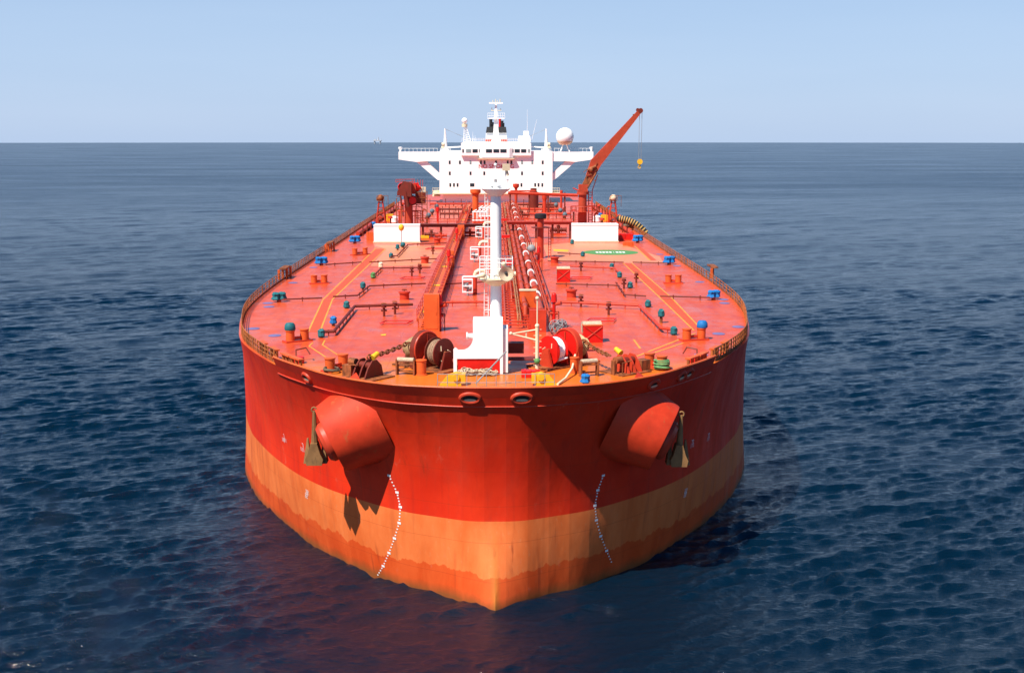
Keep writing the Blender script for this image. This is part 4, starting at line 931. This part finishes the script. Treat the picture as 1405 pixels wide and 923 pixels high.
# red reel boxes right of the rack
def reel(px, py, w_, h_, lab, rz=0):
    g = at(px,py); y = g.y; k_ = (Wy(px+1,py,y).x-g.x); wd = w_*k_; hh = h_*k_
    tt = thing('hose_reel', lab, 'hose reel', g, rz, group='red hose reels'); b = B(); b.box((0,0,hh/2),(wd,.9,hh)); b.build('cabinet','bright_red',tt,smooth=False)
    b = B(); b.cyl((-wd/2+.1,-.48,hh*.2),(wd/2-.1,-.48,hh*.95),.05,n=6); b.cyl((wd/2-.1,-.48,hh*.2),(-wd/2+.1,-.48,hh*.95),.05,n=6); b.build('cross_brace','red',tt)
    B().cyl((-wd/2,.55,hh*.85),(wd/2,.55,hh*.85),hh*.36,n=20).build('reel','rope',tt); b = B(); b.box((0,0,hh+.04),(wd*1.04,.95,.07)); b.build('lid','orange',tt,smooth=False)
reel(813,469,26,23,'bright red hose reel box behind the right windlass',R_(8)); reel(773,386.5,18,17,'bright red hose reel box halfway along the right deck')
b = B(); c = at(767,463); 
for q in range(26): b.torus(c+Vector((r0.uniform(-.5,.5),r0.uniform(-.2,.2),.9+r0.uniform(-.35,.45))), .4+.25*r0.random(), .04, (r0.uniform(-1,1),r0.uniform(-1,0),r0.uniform(-.3,.3)), n=14, m=5)
b.cyl(c, c+Vector((0,0,1.0)), .25, n=8); tag(b.build('cable_tangle','grey'), 'grey tangle of cable on a post at the near end of the pipe rack', 'cable')
#@@FAR
# ------------------------------------------------------------------ white drip panels and cross-deck beams amidships
def upz(px, py, y): return Wy(px, py, y).z-ZD
def panel(x0, x1, yb, top, lab):
    g = at((x0+x1)/2, yb); y = g.y; t = thing('spill_tank', lab, 'spill tank', g, group='white box panels amidships')
    wd = Wy(x1, yb, y).x-Wy(x0, yb, y).x; h = upz(x0, top, y)
    b = B(); b.box((0,1.5,h/2),(wd,3.0,h)); b.build('box', 'clean_white', t, smooth=False)
    b = B(); b.box((0,-.02,h-.12),(wd+.1,.08,.2)); 
    for q in range(9): b.box((-wd/2+.2+(wd-.4)*q/8, 1.4, h+.02),(.12,2.8,.05))
    b.build('rim', 'white', t, smooth=False)
    b = B(); b.box((0,1.5,.1),(wd+.3,3.2,.2)); b.build('kerb','beige',t,smooth=False)
    return g, h
gl, hl = panel(513, 576, 333, 308.5, 'large white box panel amidships on the left with a yellow pear shaped marker')
gr, hr = panel(785, 848, 332, 307.5, 'large blank white box panel amidships on the right behind the green circle')
t = thing('marker_post', 'yellow pear shaped marker on a thin post before the left white panel', 'marker', at(551,338))
B().cyl((0,0,0),(0,0,2.8),.06,n=6).build('post','grey',t); b = B(); b.sph((0,0,3.4),.5,12,8,1.25); b.build('marker','yellow',t)
t = thing('covered_valve', 'teal covered valve at the foot of the yellow marker post', 'valve', at(553,340)); B().sph((0,0,.6),.45,12,8).build('canvas_cover','teal',t); B().cyl((0,0,0),(0,0,.4),.2,n=8).build('stem','rusty',t)
def xbeam(x0, x1, py, pb, lab, m, posts):
    g = at((x0+x1)/2, pb); y = g.y; t = thing('cross_beam', lab, 'pipe support beam', g, group='beams across the deck amidships')
    X0 = Wy(x0,pb,y).x-g.x; X1 = Wy(x1,pb,y).x-g.x; z = upz(x0,py,y)
    b = B(); b.box(((X0+X1)/2,0,z),(X1-X0,1.6,.5)); b.box(((X0+X1)/2,0,z+.3),(X1-X0,2.4,.08)); b.build('beam', m, t, smooth=False)
    for q in posts:
        x = X0+(X1-X0)*q; b = B(); b.box((x,0,z/2),(.4,.6,z)); b.build('post','dark_red',t,smooth=False)
    b = B()
    for q in range(int((X1-X0)/1.8)+1):
        x = X0+q*1.8; b.cyl((x,-1.0,z+.3),(x,-1.0,z+1.4),.05,n=5)
    for h in (.85,1.4): b.cyl((X0,-1.0,z+h),(X1,-1.0,z+h),.05,n=5)
    b.build('railing','red',t); return t
xbeam(577,690,309.5,325,'dark red beam on posts across the deck between the left panel and the foremast','dark_red',(.03,.25,.5,.7,.9))
xbeam(695,785,306,327,'red box beam on posts across the deck from the pipe rack to the right panel','red',(.1,.45,.7,.97))
xbeam(512,602,298,300,'low red beam behind the left crane','red',(.2,.8)) if 0 else None
# machinery under / behind the beams
def manifold(px, py, sc, lab, m='dark_red'):
    t = thing('manifold_valve', lab, 'manifold valve', at(px,py), group='manifold valves amidships'); t.scale = (sc,)*3
    b = B(); b.cyl((-1.6,0,1.0),(1.6,0,1.0),.35,n=12); b.cyl((0,0,.2),(0,0,1.9),.35,n=12); 
    for x in (-1.6,-.6,.6,1.6): b.cyl((x-.08,0,1.0),(x+.08,0,1.0),.55,n=14)
    b.build('valve_body',m,t); b = B(); b.torus((0,0,2.1),.5,.06); b.cyl((0,0,1.8),(0,0,2.15),.07,n=6); b.build('handwheel','rusty',t); b = B(); b.box((0,0,.15),(3.2,1.0,.3)); b.build('plinth','red',t,smooth=False)
for px, py, sc, l, m in ((592,327,.8,'dark manifold valve beside the left panel behind the yellow kerb','dark_red'),(605,328,.7,'red manifold valve between two posts of the left beam','red'),(645,324,.7,'red manifold valve close to the foremast under the left beam','red'),(766,322,1.0,'dark red manifold valve under the right beam beside the white panel','dark_red'),(716,300,1.0,'dark manifold valve among the pipes behind the black capped riser','dark_red'),(640,300,1.0,'red manifold valve beyond the left beam next to the walkway','red'),(752,289,1.0,'dark manifold valve in front of the white house, right','dark_red')):
    manifold(px, py, sc, l, m)
b = B(); c = at(581,327); b.box(c+Vector((0,0,.3)),(2.2,1.2,.5)); tag(b.build('tool_box','yellow',smooth=False),'small yellow box on deck at the right edge of the left panel','box')
# ------------------------------------------------------------------ hose cranes
g = at(799,309); t = thing('hose_crane', 'red hose crane with long jib raised to the right and a yellow hook', 'crane', g)
def P(px, py, dy=0): v = Wy(px, py, g.y+dy); return v-g
b = B(); b.cyl((0,0,0),(0,0,.4),1.5,n=24); b.cyl((0,0,.3),(0,0,P(799,266).z),1.0,.9,24); b.build('pedestal','pipe',t)
b = B(); b.cyl((0,0,P(799,267).z),(0,0,P(799,263).z),1.3,n=24); b.box(P(800,258)+Vector((0,0,0)),(2.0,2.0,1.6)); b.build('slewing_ring','pipe',t)
def beam(b, a, c, w0, w1, d0, d1):
    a = Vector(a); c = Vector(c); d = (c-a).normalized(); sy = Vector((0,1,0)); up = d.cross(sy).normalized()
    vs = [a+sy*x*d0/2+up*z*w0/2 for x, z in ((-1,-1),(1,-1),(1,1),(-1,1))]+[c+sy*x*d1/2+up*z*w1/2 for x, z in ((-1,-1),(1,-1),(1,1),(-1,1))]
    b.add(vs, ((0,1,2,3),(4,5,6,7),(0,1,5,4),(1,2,6,5),(2,3,7,6),(3,0,4,7)))
b = B(); beam(b, P(799,262), P(812,236), 1.3, 1.5, 1.5, 1.5); b.cyl(P(806,258,-.9), P(818,237,-.9), .22, n=10); b.build('lower_arm','rusty',t,smooth=False)
b = B(); beam(b, P(809,243), P(818,222), 1.8, 2.5, 1.6, 1.6); beam(b, P(817,224), P(878.5,152), 2.4, .9, 1.5, .8); b.build('jib','pipe',t,smooth=False)
b = B(); b.cyl(P(879,152,-.5),P(879,152,.5),.55,n=16); b.cyl(P(875,151,-.4),P(875,151,.4),.4,n=12); b.build('jib_sheave','dark_red',t)
b = B()
for q in range(22): 
    v = P(810+r0.uniform(-6,9), 236+r0.uniform(-9,9), -1.0); b.cyl(v, v+Vector((r0.uniform(-1,1),0,r0.uniform(-1,1))), .07, n=5)
b.sph(P(811,233,-.8),.7,10,6); b.cyl(P(806,234,-1),P(818,228,-1),.35,n=10); b.build('hoist_winch','rusty',t)
b = B(); b.cyl(P(877.5,153,-.1),P(876.3,222,-.1),.05,n=5); b.cyl(P(881,152,.1),P(879.5,222,.1),.05,n=5); b.build('hoist_wire','grey',t)
b = B(); b.cyl(P(878,222,-.3),P(878,222,.3),.62,n=18); b.cyl(P(878,224),P(877.5,228),.3,.15,8); b.torus(P(877.3,229.5),.28,.09,(0,1,0),n=14); hk = b.build('hook_block','yellow',t)
b = B()
for q in range(4): f = .15+.25*q; v = P(817+(878-817)*f-4+2.2*f, 224-72*f-1.5); b.box(v,(.5,.6,.3)) 
b.build('jib_brackets','rusty',t,smooth=False)
b = B()
for x in (807.5,812.5):
    b.cyl(P(x,307),P(x,262),.12,n=6)
for q in range(12): b.cyl(P(807.5,264+q*3.8),P(812.5,264+q*3.8),.08,n=5)
b.cyl(P(812.5,262),P(820,240),.1,n=5); b.cyl(P(797,263),P(786,258),.15,n=6); b.build('access_ladder','red',t)
b = B()
for q in range(14):
    a = q*2*math.pi/14; 
    for zz in (0,1): b.cyl((3.2*math.cos(a)+.5,2.4*math.sin(a),P(799,290).z),(3.2*math.cos(a)+.5,2.4*math.sin(a),P(799,283).z),.06,n=5)
b.torus((.5,0,P(799,283).z),2.8,.06,sx=1.14,sy=.86,n=24,m=5); b.lathe([(.9,P(799,290.5).z),(3.3,P(799,290).z)],n=18); b.build('service_platform','red',t)

g = at(561,311); t = thing('stowed_crane', 'dark red hose crane with its jib stowed pointing forward, behind the left white panel', 'crane', g)
def P(px, py, dy=0): v = Wy(px, py, g.y+dy); return v-g
b = B(); b.cyl((0,0,0),(0,0,P(562,268).z),.98,.85,24); b.build('pedestal','pipe',t)
b = B(); b.prism([(P(547,262).x,P(547,262).z),(P(547,267).x,P(547,267).z),(P(566,269).x,P(566,269).z),(P(566,250).x,P(566,250).z),(P(555,248).x,P(555,248).z)], -4.2, -1.0); b.build('jib_head','dark_red',t,smooth=False)
b = B(); beam(b, P(559,263,-1), P(560,283,3), 1.8, 1.4, 1.4, 1.4); b.box(P(561,259),(3.2,2.4,2.2)); b.build('slewing_house','pipe',t,smooth=False)
b = B(); b.cyl(P(549,263,-4),P(551,283,-4),.18,n=8); b.cyl(P(556,263,-4),P(560,284,-4),.35,n=10); b.build('luffing_cylinder','dark_red',t)
b = B(); b.sph(P(571,258),.9,12,8); b.cyl(P(568,262),P(577,256),.5,n=12); b.box(P(571,254),(1.2,1,1)); b.build('winch','bright_red',t)
b = B()
for q in range(7): b.cyl(P(574+q*1.6,257),P(574+q*1.6,276),.07 if q % 3 else .16,n=6)
for h in (257,262,268): b.cyl(P(574,h),P(584,h),.06,n=5)
b.build('machine_cage','cream',t)
b = B()
for x in (543,546,549,552,566,569,573,577,580): b.cyl(P(x,256 if x > 560 else 250),P(x,246.5 if x > 560 else 247),.06,n=5)
for h in (246.5,250): b.cyl(P(543,h),P(569,h-0.5),.06,n=5)
b.cyl(P(550,283),P(550,308),.15,n=6); b.cyl(P(546,290),P(573,290),.15,n=6)
for x in (544,548,569,573,577): b.cyl(P(x,289),P(x,308),.08,n=6)
for h in (284,289,296): b.cyl(P(544,h),P(578,h),.07,n=5)
b.build('railings','red',t)
b = B()
for x in (544,551,571,579,586): 
    for dy in (-1.5,1.5): b.cyl(P(x,308,dy),P(x,262 if x > 560 else 272,dy),.09,n=5)
for h in (264,272,281,290,299): 
    b.cyl(P(571,h,-1.5),P(586,h,-1.5),.07,n=5); b.cyl(P(544,h+6,-1.5),P(551,h+6,-1.5),.07,n=5); b.cyl(P(571,h,-1.5),P(586,h+8,-1.5),.06,n=5)
b.build('lattice_frame','rusty',t)
b = B(); b.box(P(577,272),(2.2,1.6,2.4)); b.cyl(P(552,257,-1.2),P(552,257,1.4),1.0,n=18); b.cyl(P(566,275,-1.6),P(566,275,-.4),1.1,n=20); b.build('hydraulic_unit','dark_red',t,smooth=False)
b = B(); b.cyl(P(566,275,-1.75),P(566,275,-1.6),.8,n=20); b.torus(P(552,257,-1.3),.9,.12,(0,1,0)); b.build('winch_face','bright_red',t)
# ------------------------------------------------------------------ light towers, side gear
def tower(px, lab, s):
    g = at(px,309); t = thing('light_tower', lab, 'light tower', g, group='floodlight towers amidships')
    k = .172
    b = B()
    for x, y in ((-1.1,-.8),(1.1,-.8),(1.1,.8),(-1.1,.8)): b.cyl((x,y,0),(x*.35,y*.35,5.4),.14,n=6)
    for q in range(5):
        f = 1-q*.13; z = .3+q*1.1; b.tube([(-1.1*f,-.8*f,z),(1.1*f,-.8*f,z+.5),(1.1*f,.8*f,z),(-1.1*f,.8*f,z+.5),(-1.1*f,-.8*f,z)],.07,5)
    b.build('lattice','red',t); b = B(); b.box((0,0,5.5),(1.6,1.4,.12)); 
    for x in (-.8,.8,1.7): b.cyl((x,-.7,4.2 if x > 1 else 5.5),(x,-.7,6.6),.05,n=5)
    b.cyl((-.8,-.7,6.6),(1.7,-.7,6.6),.05,n=5); b.build('platform','rusty',t); b = B(); b.sph((0,-.2,6.1),.75,12,8); b.cyl((-.9,-.4,5.9),(-.4,-.4,5.9),.3,n=10); b.build('floodlight','rusty' if s < 0 else 'beige',t)
tower(523,'rusty lattice light tower by the left rail behind the white panel',-1); tower(841,'tan topped lattice light tower by the right rail behind the white panel',1)
t = thing('cargo_hose', 'black cargo hose with tan bands draped over the right ship side', 'hose', at(862,316))
g = at(862,316); pts = []
for q in range(25):
    f = q/24; px = 848+38*f; py = 300+1.5*math.sin(f*3)+(20*f**2.6); pts.append(Wy(px, py, g.y-1.2*f)-g)
b = B(); b.tube(pts, .68, 12); b.build('hose_body','black',t)
b = B()
for a, c in list(zip(pts, pts[1:]))[1::2]: d = (c-a); b.cyl(a, a+d*.8, .74, n=14)
b.build('hose_bands',mat('hose_band',(.55,.33,.10),.6,.2,.5,(.05,.04,.03)),t)
b = B(); b.sph((-.5,0,1.0),1.0,10,6,.6); b.sph((.9,.2,.9),.8,10,6,.7); b.build('hose_flange','dark_rope',t)
def crate(px, py, d, m, lab, rz=0):
    b = B(); c = at(px,py); b.box(c+Vector((0,0,d[2]/2)), d, rz)
    for q in (-.3,0,.3): b.box(c+Vector((q*d[0],0,d[2]/2)), (.1,d[1]+.12,d[2]+.1), rz)
    tag(b.build('deck_crate', m, smooth=False), lab, 'crate', 'crates and small boxes amidships')
crate(857,329,(3.0,1.2,1.2),'bright_red','bright red crate below the striped cargo hose right of the white panel')
crate(509,330,(1.6,1.2,1.6),'orange','orange crate at the left edge of the left white panel')
crate(535,303,(1.6,1.2,1.6),'yellow','yellow box between the left light tower and the stowed crane'); crate(829,303,(1.6,1.2,1.4),'yellow','yellow box between the raised crane and the right light tower')
crate(862,337,(2.0,.8,.7),'orange','low orange crate in front of the bright red crate'); crate(463,320,(.9,.9,1.1),'orange','orange') if 0 else None
def bigcover(px, py, m, lab, r=.9):
    b = B(); b.lathe([(r*.8,0),(r,.2),(r*.92,r),(r*.98,r*1.4),(r*.6,r*1.75),(.01,r*1.8)], at(px,py), n=10); tag(b.build('covered_drum', m), lab, 'covered drum', 'covered drums amidships')
bigcover(541,306,'clean_white','white wrapped drum left of the stowed crane'); bigcover(819,305,'clean_white','white wrapped drum right of the raised crane'); bigcover(823,299,'blue','blue wrapped drum right of the raised crane',.7); bigcover(512,312,'blue','blue wrapped drum near the left rail behind the white panel',.7)
# side hatch frames interrupting the rails
for px, py, lab in ((383,384,'orange pilot gate frame on the left rail nearest the bow'),(447,346,'orange pilot gate frame on the left rail, second from the bow'),(976,382,'orange pilot gate frame on the right rail')):
    c = at(px,py); t = thing('gate_frame', lab, 'gate frame', c, group='gate frames on the ship side rails')
    for q in range(4): B().box((q*.3,q*1.3,.7),(.3,.3,1.38)).build('frame_post','orange',t,smooth=False)
    b = B(); b.box((.5,2,1.5),(.9,3.9,.2)); b.build('frame_top','rusty',t,smooth=False)
# rollers and fairleads at the bow shoulders
for s, l in ((-1,'left'),(1,'right')):
    for k, i in enumerate((44,47,51,55)):
        p = hp(i, ZD, s)+Vector((-s*.75,0,0)); t = thing('side_fairlead', 'orange roller fairlead on the %s bow shoulder, %s from the bulwark end'%(l, ORD[k] if k else 'first'), 'fairlead', p, 0 , group='roller fairleads on the bow shoulders')
        t.rotation_euler.z = math.atan2(hp(i+1,ZD,s).y-hp(i,ZD,s).y, hp(i+1,ZD,s).x-hp(i,ZD,s).x)
        b = B(); b.box((0,0,.08),(1.9,.6,.16)); b.box((0,0,1.0),(1.9,.5,.12)); b.build('frame','orange',t,smooth=False); b = B()
        for x in (-.8,0,.8): B().cyl((x,0,.1),(x,0,.95),.14,n=10).build('roller','rail',t)
# ------------------------------------------------------------------ far deck between cranes and house
def rpost(px, py, r, h, lab, m='red', capr=0):
    t = thing('vent_post', lab, 'vent', at(px,py), group='red vents near the white house'); b = B(); b.cyl((0,0,0),(0,0,h),r,n=14); b.build('pipe',m,t)
    b = B(); b.lathe([(r,h-.3),(capr or r*1.3,h+.2),(capr or r*1.3,h+1.0),(.01,h+1.1)],n=16); b.build('vent_head',m,t)
rpost(652.5,293,.8,5.2,'red mushroom vent left of the foremast in front of the white house','orange',1.4)
rpost(732,285,1.4,4.4,'thick dark red tank vent in front of the white house, right side','dark_red',.9)
rpost(708,284,.4,5.5,'slim red vent with crosspiece in front of the white house','red',.9)
rpost(770,290,.3,4.5,'thin red vent between the thick vent and the raised crane'); rpost(747,292,.5,3.5,'short red vent right of the pipe rack before the white house')
t = thing('overhead_pipe', 'long horizontal red pipe on posts before the white house leading to the raised crane', 'pipe', at(740,296)); g = at(740,296)
def P(px, py): return Wy(px, py, g.y)-g
b = B(); b.cyl(P(697,264.5),P(793,268),.38,n=12); b.cyl(P(700,262),P(735,262),.2,n=10); b.build('pipe','red',t); b = B()
for x in (700,726,752,775): b.box(P(x,281)+Vector((0,.3,0)),(.35,.35,6.0))
b.build('posts','dark_red',t,smooth=False)
for k, (x0, x1, py, h, l) in enumerate(((598,662,291,.5,'left, in front of the white house'),(590,665,283,.4,'left, at the foot of the white house'),(604,648,300,.9,'left, beyond the beam'),(703,776,291,.5,'right, in front of the white house'),(700,765,284,.4,'right, at the foot of the white house'),(714,783,300,.9,'right, beyond the beam'))):
    a = at(x0,py); c = at(x1,py); t = thing('cross_pipe', 'red pipe lying across the far deck, '+l, 'pipe', a, group='pipes across the far deck'); b = B(); b.cyl((0,0,h+.3),c-a+Vector((0,0,h+.3)),.25,n=8); b.cyl((0,1,h+.1),c-a+Vector((0,1,h+.1)),.15,n=8); b.build('pipe','red' if k % 2 else 'dark_red',t); b = B()
    for q in range(8): v = (c-a)*(q/7); b.box(v+Vector((0,.3,h/2+.5)),(.2,.2,h+1.0 if q % 2 else h+2.4))
    b.build('stanchions','dark_red',t,smooth=False)
for k, (px, py, l) in enumerate(((588,301,'left, nearest'),(593,295,'left, middle'),(599,288,'left, farthest'),(775,300,'right, nearest'),(769,294,'right, middle'),(763,286,'right, farthest'))):
    t = thing('grey_fitting', 'grey covered valve on the far deck, '+l+' of a slanting row of three', 'valve', at(px,py), group='grey covered valves on the far deck'); B().cyl((0,0,0),(0,0,.6),.25,n=8).build('stem','rusty',t); B().sph((0,0,1.0),.62,10,7).build('canvas_cover',mat('slate_canvas',(.10,.15,.18),.7),t)
# white pipe frames left of the foremast near the beam
for k, (px, py, l) in enumerate(((668,300,'right hand'),(660,306,'left hand'))):
    g = at(px,py); t = thing('white_pipework', 'white ladder like pipe frame beyond the beam left of the foremast, '+l+' one', 'pipe frame', g, group='white pipe frames behind the foremast'); b = B()
    for q in range(4): b.tube([(-1.8+q*.9,0,.3),(-1.8+q*.9,0,2.6),(-1.0+q*.9,.8,3.0)],.13,6)
    b.cyl((-2,0,.6),(1.2,0,.6),.12,n=6); b.cyl((-2,0,2.5),(1.2,0,2.5),.12,n=6); b.build('pipes','clean_white',t); B().box((0,.4,.2),(3.6,1.4,.4)).build('plinth','red',t,smooth=False)
for k, px in enumerate((566,590)) if 0 else []: pass
b = B(); c = at(601,304); b.box(c+Vector((0,-1,1.2)),(.5,.4,2.4)); b.cyl(c+Vector((0,-1,2.4)),c+Vector((0,-1,3.4)),.4,n=12); tag(b.build('hydrant','bright_red',smooth=False),'bright red hydrant left of the walkway beyond the left beam','hydrant') 
# deck edge pipes running fore and aft at both sides (far part)
for s, l in ((-1,'left'),(1,'right')):
    t = thing('side_pipe', 'dark red pipe along the foot of the %s deck edge aft of the white panel'%l, 'pipe', (s*27.2,150,ZD), group='pipes along the deck edges'); B().cyl((0,0,.6),(0,95,.6),.4,n=10).build('pipe','red',t); b = B()
    for q in range(12): b.box((0,q*8+2,.3),(1.0,.3,.6)); b.cyl((-s*.8,q*8+2,0),(-s*.8,q*8+2,2.2),.12,n=6)
    b.build('saddles','dark_red',t,smooth=False)
# railing round the stem inside the bulwark
t = thing('bow_rail', 'thin grey safety rail standing inside the bulwark at the stem', 'railing', (0, 3.6, ZD)); b = B()
for q in range(13): x = -4.4+q*.75; b.cyl((x,.05*abs(x)**1.5*.3,0),(x,.05*abs(x)**1.5*.3,1.35),.03,n=5)
for h in (.7,1.35): b.tube([(-4.4+q*.75,.05*abs(-4.4+q*.75)**1.5*.3,h) for q in range(13)],.028,5)
b.build('rail','grey',t); B().cyl((-1.5,1.6,.3),(.9,2.4,2.7),.06,n=6).build('stair_rail','grey',t)
# grated steps and low red cabinets between store and signal mast
crate(728,517,(1.5,.9,.55),'bright_red','low red ribbed box on the bow deck left of the right yellow bracket')
b = B(); c = at(716,503); b.box(c+Vector((0,0,.7)),(2.6,1.4,.08)); b.box(c+Vector((-.6,1.6,1.4)),(1.6,1.0,.9))
for x in (-1.2,1.2): b.box(c+Vector((x,-.5,.35)),(.1,.1,.7)); b.box(c+Vector((x,.5,.35)),(.1,.1,.7))
tag(b.build('work_platform','dark_red',smooth=False),'dark red grated platform between the bow store and the signal mast','platform')
# ------------------------------------------------------------------ tiny rig on the horizon
D = 9500.0; px, py = 518, 194; r_ = ray(px, py); az_ = math.atan2(r_.x, r_.y); X = CAM.x+D*math.sin(az_); Y = CAM.y+D*math.cos(az_); Z = 1.0-D*D/(2*6.371e6)
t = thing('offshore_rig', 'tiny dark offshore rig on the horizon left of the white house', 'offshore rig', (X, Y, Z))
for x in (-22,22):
    for y in (-15,15): B().cyl((x,y,-5),(x,y,22),4,n=10).build('leg',mat('rig_haze_grey',(.42,.45,.5),.6),t)  # grey lightened towards blue: distance haze is put into the rig's colour
b = B(); b.box((0,0,25),(64,44,7)); b.box((-18,0,33),(18,20,9)); b.build('platform_deck',mat('rig_haze_grey',(.42,.45,.5),.6),t,smooth=False)
b = B(); b.cyl((6,0,28),(6,0,56),7,1.5,4); b.build('derrick',mat('rig_haze_grey',(.42,.45,.5),.6),t); b = B(); b.cyl((22,0,30),(36,0,46),1.2,.8,6); b.build('boom',mat('rig_haze_grey',(.42,.45,.5),.6),t)

# ------------------------------------------------------------------ more fittings between the cranes and the side rails
def clutter(px, py, h, kind, lab):
    t = thing('deck_vent' if kind < 2 else 'deck_ladder', lab, 'vent' if kind < 2 else 'ladder', at(px,py), group='small vents and ladders by the cranes')
    if kind == 0:
        B().tube([(0,0,0),(0,0,h),(.35,0,h+.35),(.8,0,h+.1)], .18, 8).build('gooseneck','pipe',t); B().cyl((0,0,0),(0,0,.2),.35,n=10).build('flange','dark_red',t)
    elif kind == 1:
        B().cyl((0,0,0),(0,0,h),.2,n=10).build('stem','dark_red',t); B().lathe([(.2,h-.1),(.55,h),(.5,h+.35),(.01,h+.5)],n=14).build('hood','red',t)
    else:
        b = B(); 
        for x in (-.3,.3): b.cyl((x,0,0),(x,0,h),.06,n=6)
        b.build('stiles','red',t); b = B()
        for q in range(int(h/.4)): b.cyl((-.3,0,.3+q*.4),(.3,0,.3+q*.4),.04,n=5)
        b.build('rungs','red',t)
for px, py, h, k, l in ((519,313,2.2,0,'by the left rail just outside the left panel'),(531,309,3.2,2,'standing right of the left light tower'),(536,309,1.6,1,'left of the yellow box by the stowed crane'),(548,304,2.6,0,'directly left of the stowed crane'),(572,308,3.6,2,'directly right of the stowed crane'),(580,303,2.4,0,'right of the stowed crane behind the beam'),(586,309,1.4,1,'behind the right corner of the left panel'),(553,297,3.0,1,'beyond the stowed crane'),(787,304,2.4,1,'left of the raised crane'),(791,311,3.0,2,'at the left foot of the raised crane'),(816,309,2.4,0,'right of the raised crane ladder'),(826,311,1.5,1,'above the right end of the right panel'),(834,309,3.0,2,'left of the right light tower'),(847,311,2.2,0,'right of the right light tower'),(833,296,2.0,0,'by the right rail beyond the light tower'),(822,292,1.8,1,'by the right rail beyond the raised crane')):
    clutter(px, py, h, k, ('red ladder ' if k == 2 else 'hooded red vent ' if k == 1 else 'bent red vent pipe ')+l)
